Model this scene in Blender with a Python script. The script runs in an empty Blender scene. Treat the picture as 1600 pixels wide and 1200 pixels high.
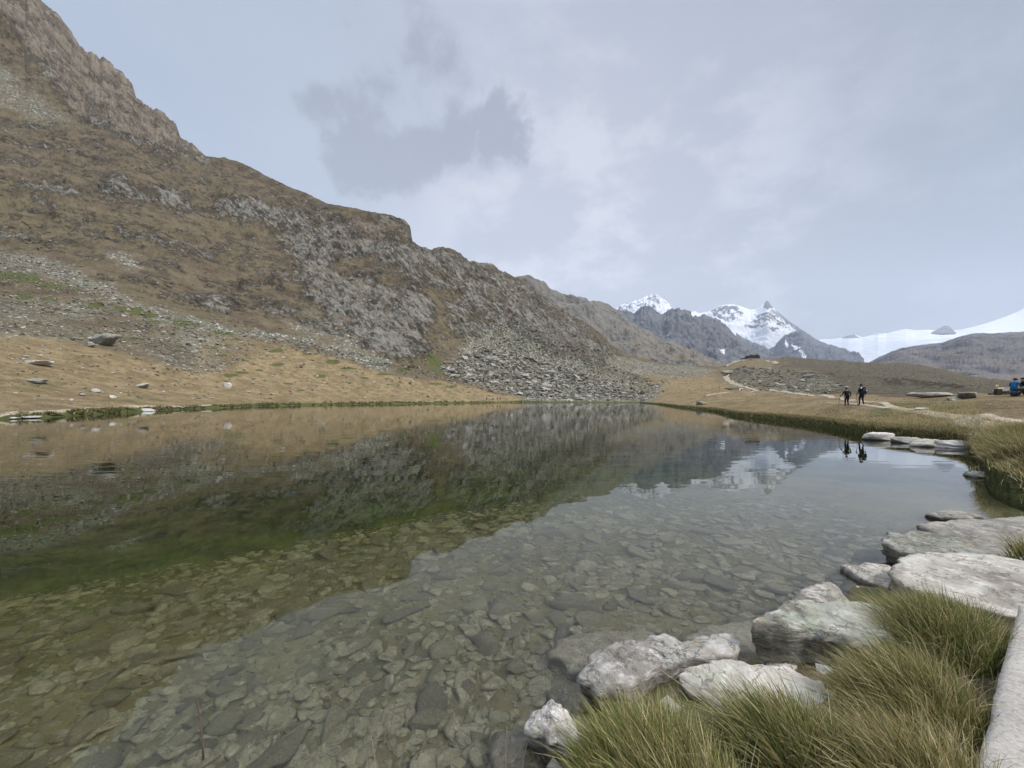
import bpy, math, random
import numpy as np
from mathutils import Vector, Matrix, Euler

# ------------------------------------------------------------------ camera, sky, sun
S = bpy.context.scene
C = S.collection
H = 1.9            # eye above the water
F = 603.0          # focal length in pixels of the 1600 px wide photograph
HZ = 622.0         # horizon row
cam_d = bpy.data.cameras.new('camera'); cam = bpy.data.objects.new('camera', cam_d); C.objects.link(cam)
cam.location = (0, 0, H); cam.rotation_euler = (math.radians(90), 0, 0)
cam_d.sensor_width = 36; cam_d.lens = F / 1600 * 36; cam_d.shift_y = (HZ - 600) / 1600
cam_d.clip_start = 0.05; cam_d.clip_end = 60000
S.camera = cam
S.render.resolution_x = 1024; S.render.resolution_y = 768
S.view_settings.view_transform = 'Standard'; S.view_settings.look = 'None'
S.view_settings.exposure = 0.36; S.view_settings.gamma = 1.0
S.render.engine = 'CYCLES'
try:
    S.cycles.caustics_refractive = True; S.cycles.caustics_reflective = True
    S.cycles.max_bounces = 8; S.cycles.transmission_bounces = 6; S.cycles.volume_bounces = 1
except Exception: pass

SUN_EL, SUN_AZ = math.radians(48), math.radians(115)   # azimuth clockwise from +Y (view direction)
sd = bpy.data.lights.new('sun', 'SUN'); sd.energy = 3.2; sd.angle = math.radians(11); sd.color = (1.0, 0.955, 0.9)
sun = bpy.data.objects.new('sun', sd); C.objects.link(sun)
dv = Vector((math.sin(SUN_AZ) * math.cos(SUN_EL), math.cos(SUN_AZ) * math.cos(SUN_EL), math.sin(SUN_EL)))
sun.rotation_euler = dv.to_track_quat('Z', 'Y').to_euler(); sun.location = dv * 50

# ------------------------------------------------------------------ node helper
class NT:
    def __init__(s, tree): s.t = tree; s.n = tree.nodes; s.l = tree.links
    def val(s, v): return v
    def put(s, sock, v):
        if hasattr(v, 'is_output') or isinstance(v, bpy.types.NodeSocket): s.l.new(v, sock)
        elif isinstance(v, (tuple, list)):
            if len(sock.default_value) == 4 and len(v) == 3: v = tuple(v) + (1,)
            sock.default_value = v
        else: sock.default_value = v
    def add(s, typ, ins=None, out=0, **props):
        n = s.n.new(typ)
        for k, v in props.items(): setattr(n, k, v)
        for k, v in (ins or {}).items(): s.put(n.inputs[k], v)
        return n.outputs[out]
    def m(s, op, a, b=0.0, c=None, clamp=False):
        n = s.n.new('ShaderNodeMath'); n.operation = op; n.use_clamp = clamp
        s.put(n.inputs[0], a); s.put(n.inputs[1], b)
        if c is not None: s.put(n.inputs[2], c)
        return n.outputs[0]
    def mix(s, f, a, b, blend='MIX'):
        n = s.n.new('ShaderNodeMix'); n.data_type = 'RGBA'; n.blend_type = blend
        s.put(n.inputs[0], f); s.put(n.inputs[6], a); s.put(n.inputs[7], b)
        return n.outputs[2]
    def mixf(s, f, a, b):
        n = s.n.new('ShaderNodeMix'); n.data_type = 'FLOAT'
        s.put(n.inputs[0], f); s.put(n.inputs[2], a); s.put(n.inputs[3], b)
        return n.outputs[0]
    def ss(s, x, a, b, lo=0.0, hi=1.0):     # smoothstep from a to b
        n = s.n.new('ShaderNodeMapRange'); n.interpolation_type = 'SMOOTHSTEP'
        s.put(n.inputs[0], x); s.put(n.inputs[1], a); s.put(n.inputs[2], b); s.put(n.inputs[3], lo); s.put(n.inputs[4], hi)
        return n.outputs[0]
    def noise(s, vec, scale, detail=4, rough=0.55, dist=0.0, out=0):
        n = s.n.new('ShaderNodeTexNoise')
        s.put(n.inputs['Vector'], vec); s.put(n.inputs['Scale'], scale); s.put(n.inputs['Detail'], detail)
        s.put(n.inputs['Roughness'], rough); s.put(n.inputs['Distortion'], dist)
        return n.outputs[out]
    def voro(s, vec, scale, feature='F1', out=0, rnd=1.0):
        n = s.n.new('ShaderNodeTexVoronoi'); n.feature = feature
        s.put(n.inputs['Vector'], vec); s.put(n.inputs['Scale'], scale); s.put(n.inputs['Randomness'], rnd)
        return n.outputs[out]
    def map(s, vec, scale=(1, 1, 1), rot=(0, 0, 0), loc=(0, 0, 0)):
        n = s.n.new('ShaderNodeMapping'); s.put(n.inputs[0], vec)
        n.inputs['Location'].default_value = loc; n.inputs['Rotation'].default_value = rot; n.inputs['Scale'].default_value = scale
        return n.outputs[0]
    def bump(s, h, strength, dist, normal=None):
        n = s.n.new('ShaderNodeBump'); n.inputs['Strength'].default_value = strength; s.put(n.inputs['Distance'], dist)
        s.put(n.inputs['Height'], h)
        if normal is not None: s.l.new(normal, n.inputs['Normal'])
        return n.outputs[0]

def new_mat(name):
    m = bpy.data.materials.new(name); m.use_nodes = True; t = m.node_tree
    for n in list(t.nodes): t.nodes.remove(n)
    return m, NT(t)
def finish(N, color, rough=0.9, normal=None, spec=0.25, **kw):
    n = N.n.new('ShaderNodeBsdfPrincipled')
    N.put(n.inputs['Base Color'], color); N.put(n.inputs['Roughness'], rough)
    n.inputs['Specular IOR Level'].default_value = spec
    if normal is not None: N.l.new(normal, n.inputs['Normal'])
    for k, v in kw.items(): N.put(n.inputs[k.replace('_', ' ')], v)
    o = N.n.new('ShaderNodeOutputMaterial'); N.l.new(n.outputs[0], o.inputs[0])
    return n, o
def aniso(N, P, ang=55, ky=0.5, kd=0.28):
    a = math.radians(ang); r = []
    for v in ((math.sin(a), 0.12, math.cos(a)), (0, ky, 0), (math.cos(a) * kd, 0, -math.sin(a) * kd)):
        n = N.n.new('ShaderNodeVectorMath'); n.operation = 'DOT_PRODUCT'; N.l.new(P, n.inputs[0]); n.inputs[1].default_value = v; r.append(n.outputs['Value'])
    c = N.n.new('ShaderNodeCombineXYZ')
    for i in range(3): N.l.new(r[i], c.inputs[i])
    return c.outputs[0]
def attr(N, name, out=0):
    n = N.n.new('ShaderNodeAttribute'); n.attribute_name = name; return n.outputs[out]

# ------------------------------------------------------------------ world: overcast sky over a Nishita sky
W = bpy.data.worlds.new('World'); S.world = W; W.use_nodes = True
for n in list(W.node_tree.nodes): W.node_tree.nodes.remove(n)
N = NT(W.node_tree)
gen = N.add('ShaderNodeTexCoord', out='Generated') if False else N.n.new('ShaderNodeTexCoord').outputs['Generated']
sky = N.n.new('ShaderNodeTexSky'); sky.sky_type = 'NISHITA'; sky.sun_disc = False
sky.sun_elevation = SUN_EL; sky.sun_rotation = SUN_AZ; sky.altitude = 2500
skyc = N.mix(1.0, sky.outputs[0], (0.09, 0.09, 0.09), 'MULTIPLY')
def pdir(px, py):
    v = Vector(((px - 800) / F, 1, (HZ - py) / F)); v.normalize(); return v
warp = N.noise(gen, 3.2, 6, 0.62, 0.0, 1)
wv = N.n.new('ShaderNodeVectorMath'); wv.operation = 'SUBTRACT'; N.l.new(warp, wv.inputs[0]); wv.inputs[1].default_value = (0.5, 0.5, 0.5)
wv2 = N.n.new('ShaderNodeVectorMath'); wv2.operation = 'MULTIPLY_ADD'; N.l.new(wv.outputs[0], wv2.inputs[0])
wv2.inputs[1].default_value = (0.30, 0.30, 0.30); N.l.new(gen, wv2.inputs[2])
def blob(px, py, r, soft, src=None, sq=(1, 1, 1)):
    c = pdir(px, py)
    v = N.n.new('ShaderNodeVectorMath'); v.operation = 'SUBTRACT'
    N.l.new(src if src is not None else wv2.outputs[0], v.inputs[0]); v.inputs[1].default_value = c
    q = N.n.new('ShaderNodeVectorMath'); q.operation = 'MULTIPLY'; N.l.new(v.outputs[0], q.inputs[0]); q.inputs[1].default_value = sq
    d = N.n.new('ShaderNodeVectorMath'); d.operation = 'LENGTH'; N.l.new(q.outputs[0], d.inputs[0])
    return N.ss(d.outputs['Value'], r * (1 - soft), r * (1 + soft), 1, 0)
def mx(a, b): return N.m('MAXIMUM', a, b)
# soft veils
z = N.n.new('ShaderNodeSeparateXYZ'); N.l.new(gen, z.inputs[0])
sc = N.map(gen, (1, 1, 2.2))
veil = N.noise(sc, 1.7, 7, 0.55)
veil2 = N.noise(N.map(gen, (1, 1, 1.8), (0, 0.4, 0), (3, 1, 2)), 4.5, 7, 0.6)
base = N.mix(N.ss(veil, 0.35, 0.68), (0.33, 0.38, 0.47), (0.42, 0.46, 0.545))
# darker grey-blue to the right, pale lavender in the middle, blue grey to the left
base = N.mix(N.m('MULTIPLY', blob(1650, 300, 0.76, 0.8, gen), 0.9), base, (0.215, 0.255, 0.325))
base = N.mix(N.m('MULTIPLY', blob(1560, 500, 0.45, 0.9, gen, (1, 1, 1.6)), 0.6), base, (0.22, 0.255, 0.325))
base = N.mix(N.m('MULTIPLY', blob(300, 120, 0.55, 0.9, gen), 0.55), base, (0.31, 0.385, 0.505))
base = N.mix(N.m('MULTIPLY', blob(900, 360, 0.48, 0.9), 0.7), base, (0.50, 0.52, 0.60))
base = N.mix(N.m('MULTIPLY', N.m('MULTIPLY', blob(930, 400, 0.34, 0.8), N.ss(veil2, 0.42, 0.62)), 0.8), base, (0.66, 0.68, 0.735))
base = N.mix(N.m('MULTIPLY', N.m('MULTIPLY', blob(1150, 330, 0.40, 0.8), N.ss(veil2, 0.45, 0.7)), 0.45), base, (0.50, 0.53, 0.61))
# the dark cloud wisps
cl = mx(mx(mx(blob(548, 238, 0.065, 0.7), blob(598, 228, 0.095, 0.7)), mx(blob(655, 235, 0.10, 0.7), blob(708, 218, 0.075, 0.7))), mx(blob(786, 213, 0.060, 0.7), N.m('MULTIPLY', blob(640, 130, 0.13, 0.8), .72)))
cl = mx(cl, N.m('MULTIPLY', blob(500, 165, 0.05, 0.8), 0.5))
edge = N.noise(gen, 7.5, 7, 0.6)
cl = N.ss(N.m('ADD', cl, N.m('MULTIPLY', N.m('SUBTRACT', edge, 0.5), 2.8)), 0.42, 0.98)
cl = N.m('MULTIPLY', cl, blob(650, 190, 0.36, 0.35, gen))
base = N.mix(N.m('MULTIPLY', cl, 0.75), base, (0.255, 0.28, 0.345))
wisp = N.m('MULTIPLY', blob(785, 378, 0.03, 0.8), 0.35)
base = N.mix(wisp, base, (0.42, 0.45, 0.53))
# overcast skies brighten toward the zenith (above the frame)
zen = N.ss(z.outputs[2], 0.70, 0.98, 1.0, 7.0)
zc = N.n.new('ShaderNodeVectorMath'); zc.operation = 'SCALE'; N.l.new(base, zc.inputs[0]); N.l.new(zen, zc.inputs['Scale'])
fin = N.mix(0.93, skyc, zc.outputs[0])
bg = N.n.new('ShaderNodeBackground'); N.l.new(fin, bg.inputs[0]); bg.inputs[1].default_value = 0.93
wo = N.n.new('ShaderNodeOutputWorld'); N.l.new(bg.outputs[0], wo.inputs[0])

# ------------------------------------------------------------------ numpy noise
def _h(ix, iy, iz, seed):
    n = (ix.astype(np.int64) * 374761393 + iy.astype(np.int64) * 668265263 + iz.astype(np.int64) * 2147483647 + seed * 974634777) & 0xffffffff
    n = ((n ^ (n >> 13)) * 1274126177) & 0xffffffff
    n = ((n ^ (n >> 15)) * 2246822519) & 0xffffffff
    return ((n ^ (n >> 16)) & 0xffffff) / float(0xffffff)
def vnoise(x, y, z=0.0, seed=0):
    x = np.asarray(x, float); y = np.asarray(y, float); z = np.zeros_like(x) + z
    ix, iy, iz = np.floor(x), np.floor(y), np.floor(z)
    fx, fy, fz = x - ix, y - iy, z - iz
    fx = fx * fx * fx * (fx * (fx * 6 - 15) + 10); fy = fy * fy * fy * (fy * (fy * 6 - 15) + 10); fz = fz * fz * (3 - 2 * fz)
    r = 0
    flat = np.all(z == 0)
    for dz in ((0,) if flat else (0, 1)):
        wz = 1.0 if flat else (fz if dz else 1 - fz)
        for dy in (0, 1):
            wy = fy if dy else 1 - fy
            for dx in (0, 1):
                wx = fx if dx else 1 - fx
                r = r + wx * wy * wz * _h(ix + dx, iy + dy, iz + dz, seed)
    return r * 2 - 1
def fbm(x, y, z=0.0, oct=5, seed=0, gain=0.5, lac=2.03):
    a, s, r = 1.0, 0.0, 0.0
    for i in range(oct):
        r = r + a * vnoise(x, y, z, seed + i * 17); s += a
        a *= gain; x = x * lac + 5.3; y = y * lac - 2.7; z = z * lac + (1.7 if np.any(z) else 0.0)
    return r / s
def ridged(x, y, z=0.0, oct=5, seed=0, gain=0.55, lac=2.1):
    a, s, r = 1.0, 0.0, 0.0
    for i in range(oct):
        r = r + a * (1 - np.abs(vnoise(x, y, z, seed + i * 31)) * 2) ; s += a
        a *= gain; x = x * lac + 1.3; y = y * lac + 7.7; z = z * lac + (1.7 if np.any(z) else 0.0)
    return r / s
def cells(x, y, seed=0):          # cellular noise: distance, cell value, edge distance
    ix, iy = np.floor(x), np.floor(y)
    d1 = np.full(x.shape, 9.0); d2 = np.full(x.shape, 9.0); v = np.zeros(x.shape)
    for dx in (-1, 0, 1):
        for dy in (-1, 0, 1):
            cx, cy = ix + dx, iy + dy
            px = cx + _h(cx, cy, cx * 0, seed); py = cy + _h(cx, cy, cx * 0, seed + 5)
            d = np.hypot(x - px, y - py)
            hv = _h(cx, cy, cx * 0, seed + 9)
            n = d < d1
            d2 = np.where(n, d1, np.minimum(d2, d)); v = np.where(n, hv, v); d1 = np.where(n, d, d1)
    return d1, v, d2 - d1
def blur(a, sig, axis):
    r = int(sig * 3) + 1; k = np.exp(-0.5 * (np.arange(-r, r + 1) / sig) ** 2); k /= k.sum()
    p = [(0, 0)] * a.ndim; p[axis] = (r, r); b = np.pad(a, p, mode='edge')
    return np.apply_along_axis(lambda m: np.convolve(m, k, 'valid'), axis, b)
def sstep(x, a, b):
    t = np.clip((x - a) / (b - a), 0, 1); return t * t * (3 - 2 * t)
def inpoly(x, y, P):
    r = np.zeros(x.shape, bool); n = len(P)
    for i in range(n):
        x0, y0 = P[i]; x1, y1 = P[(i + 1) % n]
        if y0 == y1: continue
        c = ((y0 > y) != (y1 > y)) & (x < (x1 - x0) * (y - y0) / (y1 - y0) + x0)
        r ^= c
    return r

# ------------------------------------------------------------------ mesh helpers
def mesh_from(name, V, Fq, smooth=True):
    """V (n,3) array, Fq (m,k) int array of equal-size faces"""
    me = bpy.data.meshes.new(name); V = np.asarray(V, np.float32); Fq = np.asarray(Fq, np.int32)
    k = Fq.shape[1]; me.vertices.add(len(V)); me.vertices.foreach_set('co', V.ravel())
    me.loops.add(Fq.size); me.loops.foreach_set('vertex_index', Fq.ravel())
    me.polygons.add(len(Fq)); me.polygons.foreach_set('loop_start', np.arange(0, Fq.size, k, dtype=np.int32))
    try: me.polygons.foreach_set('loop_total', np.full(len(Fq), k, np.int32))
    except Exception: pass
    me.polygons.foreach_set('use_smooth', np.full(len(Fq), smooth))
    me.update(calc_edges=True); me.validate(); return me
def set_col(me, name, arr):
    a = me.color_attributes.new(name, 'FLOAT_COLOR', 'POINT')
    full = np.ones((len(me.vertices), 4), np.float32); full[:, :arr.shape[1]] = arr
    a.data.foreach_set('color', full.ravel())
def link(name, me, mat=None, parent=None, loc=None, rot=None):
    o = bpy.data.objects.new(name, me); C.objects.link(o)
    if mat is not None and me is not None and not me.materials: me.materials.append(mat)
    if parent is not None: o.parent = parent
    if loc is not None: o.location = loc
    if rot is not None: o.rotation_euler = rot
    return o
def tag(o, label=None, cat=None, group=None, kind=None):
    if label: o['label'] = label
    if cat: o['category'] = cat
    if group: o['group'] = group
    if kind: o['kind'] = kind
    return o
def empty(name, loc, rz=0):
    o = bpy.data.objects.new(name, None); C.objects.link(o); o.location = loc; o.rotation_euler = (0, 0, rz); o.empty_display_size = 0.1
    return o
def grid_faces(nr, nc):
    i = np.arange(nr * nc).reshape(nr, nc)
    return np.stack([i[:-1, :-1], i[:-1, 1:], i[1:, 1:], i[1:, :-1]], -1).reshape(-1, 4)
def ip(x, P, k=1): P = np.array(P, float); return np.interp(x, P[:, 0], P[:, k])
def zpx(py, Y): return H - (py - HZ) / F * Y

# ------------------------------------------------------------------ materials for rock and ground
def rock_color(N, co, tone=(0.30, 0.29, 0.265), dark=(0.10, 0.095, 0.085), pale=(0.46, 0.45, 0.42), sc=1.0, lichen=0.3):
    n1 = N.noise(co, 1.3 * sc, 8, 0.68); n2 = N.noise(N.map(co, (1, 1, 3.5), (0.3, 0.5, 0)), 4.5 * sc, 7, 0.7)
    c = N.mix(N.ss(n1, 0.36, 0.64), dark, tone); c = N.mix(N.ss(n2, 0.47, 0.68), c, pale)
    g = N.noise(co, 3.1 * sc, 5, 0.7)
    c = N.mix(N.m('MULTIPLY', N.ss(g, 0.52, 0.66), lichen), c, (0.24, 0.27, 0.19))
    o = N.noise(co, 2.2 * sc, 6, 0.7, 0.6)
    c = N.mix(N.m('MULTIPLY', N.ss(o, 0.58, 0.72), lichen * 1.2), c, (0.33, 0.23, 0.14))
    return c
def stone_mat(name, tone, dark, pale, sc, lichen, bumpd, wet=False):
    m, N = new_mat(name)
    tc = N.n.new('ShaderNodeTexCoord').outputs['Object']
    oi = N.n.new('ShaderNodeObjectInfo').outputs['Random']
    off = N.n.new('ShaderNodeVectorMath'); off.operation = 'ADD'; N.l.new(tc, off.inputs[0])
    cb = N.n.new('ShaderNodeCombineXYZ')
    for i in range(3): N.l.new(N.m('MULTIPLY', oi, 37.0 + 11 * i), cb.inputs[i])
    N.l.new(cb.outputs[0], off.inputs[1]); co = off.outputs[0]
    c = rock_color(N, co, tone, dark, pale, sc, lichen)
    ln = N.m('ABSOLUTE', N.m('SUBTRACT', N.noise(N.map(co, (1, 1, 4), (0.3, 0.45, 0.2)), 2.1 * sc, 5, 0.6, 0.4), 0.5))
    c = N.mix(N.ss(ln, 0.018, 0.002, 0, 0.75), c, tuple(v * .4 for v in dark))
    if not wet:
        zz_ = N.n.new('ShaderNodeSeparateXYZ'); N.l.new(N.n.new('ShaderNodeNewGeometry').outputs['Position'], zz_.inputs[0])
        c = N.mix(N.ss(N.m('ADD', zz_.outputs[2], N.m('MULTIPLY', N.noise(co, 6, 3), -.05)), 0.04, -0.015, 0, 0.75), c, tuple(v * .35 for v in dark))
    vr = N.m('MULTIPLY_ADD', oi, 0.5, 0.75)
    sc_ = N.n.new('ShaderNodeVectorMath'); sc_.operation = 'SCALE'; N.l.new(c, sc_.inputs[0]); N.l.new(vr, sc_.inputs['Scale'])
    h = N.m('ADD', N.noise(co, 9 * sc, 9, 0.7), N.m('MULTIPLY', N.noise(N.map(co, (1, 1, 5), (0.25, 0.4, 0)), 7 * sc, 6, 0.65), 0.8))
    finish(N, sc_.outputs[0], 0.85 if not wet else 0.6, N.bump(h, 0.9, bumpd), 0.3)
    return m
M = {}
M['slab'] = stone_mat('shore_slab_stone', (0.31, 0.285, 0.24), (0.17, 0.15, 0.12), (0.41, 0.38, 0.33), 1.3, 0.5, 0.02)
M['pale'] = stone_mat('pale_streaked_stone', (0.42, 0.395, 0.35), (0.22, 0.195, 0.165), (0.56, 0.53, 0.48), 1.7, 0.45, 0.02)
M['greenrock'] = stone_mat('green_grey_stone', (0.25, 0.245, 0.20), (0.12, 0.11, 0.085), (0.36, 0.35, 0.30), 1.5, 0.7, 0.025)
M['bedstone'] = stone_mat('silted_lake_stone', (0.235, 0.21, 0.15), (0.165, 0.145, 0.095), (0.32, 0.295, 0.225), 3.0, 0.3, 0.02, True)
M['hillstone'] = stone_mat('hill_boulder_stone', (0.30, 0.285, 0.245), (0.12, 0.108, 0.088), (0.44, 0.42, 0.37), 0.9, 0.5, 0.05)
M['palehill'] = stone_mat('pale_hill_stone', (0.42, 0.395, 0.35), (0.24, 0.215, 0.175), (0.52, 0.50, 0.455), 0.9, 0.2, 0.04)

# terrain: masks painted per vertex say WHAT the ground is (rock, scree, turf ...)
def terrain_mat():
    m, N = new_mat('alpine_ground')
    co = N.n.new('ShaderNodeNewGeometry'); P = co.outputs['Position']
    mA = N.n.new('ShaderNodeSeparateColor'); N.l.new(attr(N, 'ma'), mA.inputs[0])   # rock, scree, green
    mB = N.n.new('ShaderNodeSeparateColor'); N.l.new(attr(N, 'mb'), mB.inputs[0])   # tan meadow, ochre rock, dull heath
    big = N.noise(P, 0.018, 5, 0.6); mid = N.noise(P, 0.11, 7, 0.68); fine = N.noise(P, 0.9, 7, 0.7); vfine = N.noise(P, 6.0, 6, 0.7)
    # dry alpine turf
    turf = N.mix(N.ss(mid, 0.35, 0.65), (0.064, 0.05, 0.033), (0.13, 0.102, 0.064))
    turf = N.mix(N.m('MULTIPLY', N.ss(big, 0.45, 0.62), 0.5), turf, (0.115, 0.093, 0.05))
    turf = N.mix(N.m('MULTIPLY', N.ss(fine, 0.52, 0.7), 0.5), turf, (0.20, 0.165, 0.11))
    turf = N.mix(N.m('MULTIPLY', N.ss(fine, 0.48, 0.3), 0.6), turf, (0.065, 0.055, 0.03))
    tan = N.mix(N.ss(N.noise(P, 0.3, 9, 0.8), 0.40, 0.62), (0.125, 0.09, 0.045), (0.25, 0.185, 0.10))
    tan = N.mix(N.m('MULTIPLY', N.ss(vfine, 0.5, 0.62), 0.5), tan, (0.32, 0.26, 0.16))
    tan = N.mix(N.m('MULTIPLY', N.ss(fine, 0.48, 0.38), 0.65), tan, (0.11, 0.092, 0.045))
    c = N.mix(mB.outputs[0], turf, tan)
    heath = N.mix(N.ss(fine, 0.38, 0.64), (0.055, 0.047, 0.032), (0.12, 0.098, 0.068))
    heath = N.mix(N.m('MULTIPLY', N.ss(N.noise(P, 0.35, 6, 0.7), 0.55, 0.7), 0.5), heath, (0.12, 0.125, 0.07))
    c = N.mix(mB.outputs[2], c, heath)
    # scree: small stones as cells of varied tone
    v1 = N.voro(P, 0.55, 'F1', 1); v1s = N.n.new('ShaderNodeSeparateColor'); N.l.new(v1, v1s.inputs[0])
    v2 = N.voro(P, 1.3, 'F1', 1); v2s = N.n.new('ShaderNodeSeparateColor'); N.l.new(v2, v2s.inputs[0])
    st = N.m('ADD', N.m('MULTIPLY', v1s.outputs[0], 0.45), N.m('MULTIPLY', v2s.outputs[0], 0.55))
    patchy = N.noise(P, 0.045, 7, 0.7, 0.5)
    scree = N.mix(st, (0.085, 0.07, 0.05), (0.26, 0.23, 0.185))
    scree = N.mix(N.ss(patchy, 0.44, 0.56), scree, N.mix(st, (0.08, 0.08, 0.056), (0.20, 0.20, 0.15)))
    scree = N.mix(N.m('MULTIPLY', N.ss(v2s.outputs[1], 0.86, 0.95), 0.8), scree, (0.50, 0.48, 0.44))
    scree = N.mix(N.m('MULTIPLY', N.ss(v2s.outputs[2], 0.80, 0.9), 0.7), scree, (0.05, 0.043, 0.034))
    brk = N.m('ADD', N.m('MULTIPLY', N.m('SUBTRACT', fine, 0.5), 1.3), N.m('MULTIPLY', N.m('SUBTRACT', patchy, 0.5), 1.5))
    c = N.mix(N.ss(N.m('ADD', N.m('MULTIPLY', mA.outputs[1], .9), brk), 0.30, 0.78, 0, 0.9), c, scree)
    # rock: banded, lichened grey, with crevice shade and lit contrast painted in
    PA = aniso(N, P); r1 = N.noise(PA, 0.11, 9, 0.76)
    r2 = N.noise(PA, 0.62, 8, 0.78)
    r3 = N.noise(PA, 0.24, 8, 0.74)
    rock = N.mix(N.ss(r1, 0.44, 0.54), (0.082, 0.07, 0.055), (0.225, 0.208, 0.17))
    rock = N.mix(N.m('MULTIPLY', N.ss(r2, 0.505, 0.58), 0.9), rock, (0.275, 0.27, 0.23))
    rock = N.mix(N.m('MULTIPLY', N.ss(r3, 0.49, 0.40), 0.9), rock, (0.040, 0.034, 0.028))  # dark crevice shade put into the rock colour
    rock = N.mix(N.m('MULTIPLY', N.ss(r2, 0.47, 0.41), 0.8), rock, (0.06, 0.052, 0.042))
    rock = N.mix(N.m('MULTIPLY', N.ss(mid, 0.50, 0.62), 0.55), rock, (0.20, 0.15, 0.105))
    och = N.mix(N.ss(r1, 0.42, 0.58), (0.10, 0.082, 0.060), (0.22, 0.176, 0.128))
    och = N.mix(N.m('MULTIPLY', N.ss(r3, 0.47, 0.38), 0.8), och, (0.07, 0.052, 0.042))
    och = N.mix(N.m('MULTIPLY', N.ss(r2, 0.52, 0.62), 0.5), och, (0.31, 0.27, 0.22))
    rock = N.mix(mB.outputs[1], rock, och)
    rn = N.m('ADD', N.m('MULTIPLY', N.m('SUBTRACT', N.noise(P, 0.30, 8, 0.76), 0.5), 1.7), N.m('MULTIPLY', N.m('SUBTRACT', N.noise(P, 0.06, 5, 0.65), 0.5), 1.2))
    rm = N.m('ADD', N.m('MULTIPLY', mA.outputs[0], 0.86), rn)
    rf = N.ss(rm, 0.42, 0.60)
    c = N.mix(rf, c, rock)
    gm = N.m('ADD', mA.outputs[2], N.m('MULTIPLY', N.m('SUBTRACT', fine, 0.5), 0.7))
    green = N.mix(N.ss(vfine, 0.35, 0.65), (0.045, 0.055, 0.016), (0.10, 0.105, 0.038))
    c = N.mix(N.ss(gm, 0.38, 0.72), c, green)
    h = N.m('ADD', N.m('MULTIPLY', r2, N.mixf(rf, 0.9, 4.2)), N.m('ADD', N.m('MULTIPLY', vfine, 0.12), N.m('MULTIPLY', N.noise(P, 2.4, 6, 0.7), 0.5)))
    finish(N, c, 0.95, N.bump(h, 1.0, 0.55), 0.1)
    return m
M['ground'] = terrain_mat()

# ------------------------------------------------------------------ far shore, hillsides and meadow: one lofted terrain
SHORE = [(-700, 688), (-600, 680), (-200, 663), (0, 656), (60, 653.5), (150, 648), (250, 641.5), (330, 638), (400, 635), (520, 632.5), (640, 631), (760, 629.3), (830, 628.6), (1000, 629.2), (1025, 631.5), (1050, 635), (1085, 639.5), (1120, 643.5),
         (1150, 650), (1200, 656), (1260, 663), (1300, 669.5), (1350, 679), (1400, 686), (1450, 691), (1500, 697), (1525, 707), (1532, 730), (1545, 764), (1570, 780), (1600, 792), (1700, 812), (1900, 840), (2300, 870)]
SKY = [(-700, -700), (-200, -240), (0, -50), (60, -2), (85, 20), (110, 47), (125, 72), (150, 85), (185, 108), (207, 128), (213, 148), (232, 165), (258, 178), (276, 196), (283, 212), (303, 226), (318, 244), (330, 245), (352, 246), (380, 256),
       (420, 277), (450, 290), (485, 305), (510, 318), (550, 326), (600, 335), (632, 343), (641, 352), (644, 376), (660, 386), (675, 391), (700, 389), (716, 395), (727, 404), (760, 412), (790, 424), (815, 440), (850, 462),
       (880, 484), (915, 503), (940, 522), (955, 540), (975, 552), (1000, 560), (1040, 568), (1080, 572), (1120, 572), (1140, 568), (1160, 562), (1185, 560), (1205, 561), (1225, 558), (1300, 563), (1350, 566),
       (1400, 568.5), (1440, 571), (1475, 578), (1510, 586.5), (1560, 593), (1600, 597), (1700, 605), (1900, 600), (2300, 580)]
TAB = {  # px: R2, R3, R4, R5 (row, depth), skyline depth
 -700: ((600, 30), (500, 75), (330, 130), (0, 210), 330),
 0:    ((606, 50), (510, 95), (400, 160), (190, 290), 400),
 150:  ((606, 68), (520, 110), (400, 180), (240, 290), 430),
 315:  ((606, 95), (530, 130), (440, 195), (340, 270), 380),
 450:  ((607, 118), (562, 150), (470, 210), (385, 280), 350),
 640:  ((612, 148), (585, 165), (500, 215), (440, 265), 330),
 800:  ((623, 184), (600, 200), (540, 260), (490, 330), 430),
 900:  ((621, 195), (602, 225), (563, 290), (530, 380), 500),
 960:  ((620, 195), (606, 230), (588, 290), (567, 390), 520),
 1010: ((619, 190), (607, 240), (594, 320), (583, 420), 540),
 1060: ((622, 120), (611, 180), (598, 280), (586, 400), 560),
 1120: ((628, 75), (615, 130), (599, 250), (584, 400), 585),
 1175: ((633, 52), (614, 105), (595, 220), (578, 400), 600),
 1240: ((637, 43), (616, 85), (596, 180), (577, 320), 560),
 1300: ((643, 32), (619, 62), (601, 140), (583, 250), 430),
 1400: ((650, 27), (622, 48), (606, 100), (588, 200), 360),
 1500: ((660, 20), (628, 32), (613, 70), (599, 150), 310),
 1600: ((665, 17), (634, 25), (620, 42), (610, 110), 270),
 1800: ((672, 15), (640, 22), (625, 40), (615, 90), 240),
 2300: ((690, 12), (645, 20), (630, 38), (610, 80), 220)}
cols = np.concatenate([np.arange(-700, -60, 12.0), np.arange(-60, 1680, 1.45), np.arange(1680, 2300, 12.0)])
NC = len(cols)
keys = sorted(TAB)
def smooth_cols(y):
    u = np.arange(-700, 2301, 4.0); return np.interp(cols, u, blur(np.interp(u, keys, y)[None], 7, 1)[0])
shore = ip(cols, SHORE); shore = shore + 0.35 * vnoise(cols * 0.05, cols * 0) * np.clip((shore - 628) / 10, 0, 1)
Ysh = H * F / (shore - HZ)
skyl = ip(cols, SKY)
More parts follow.
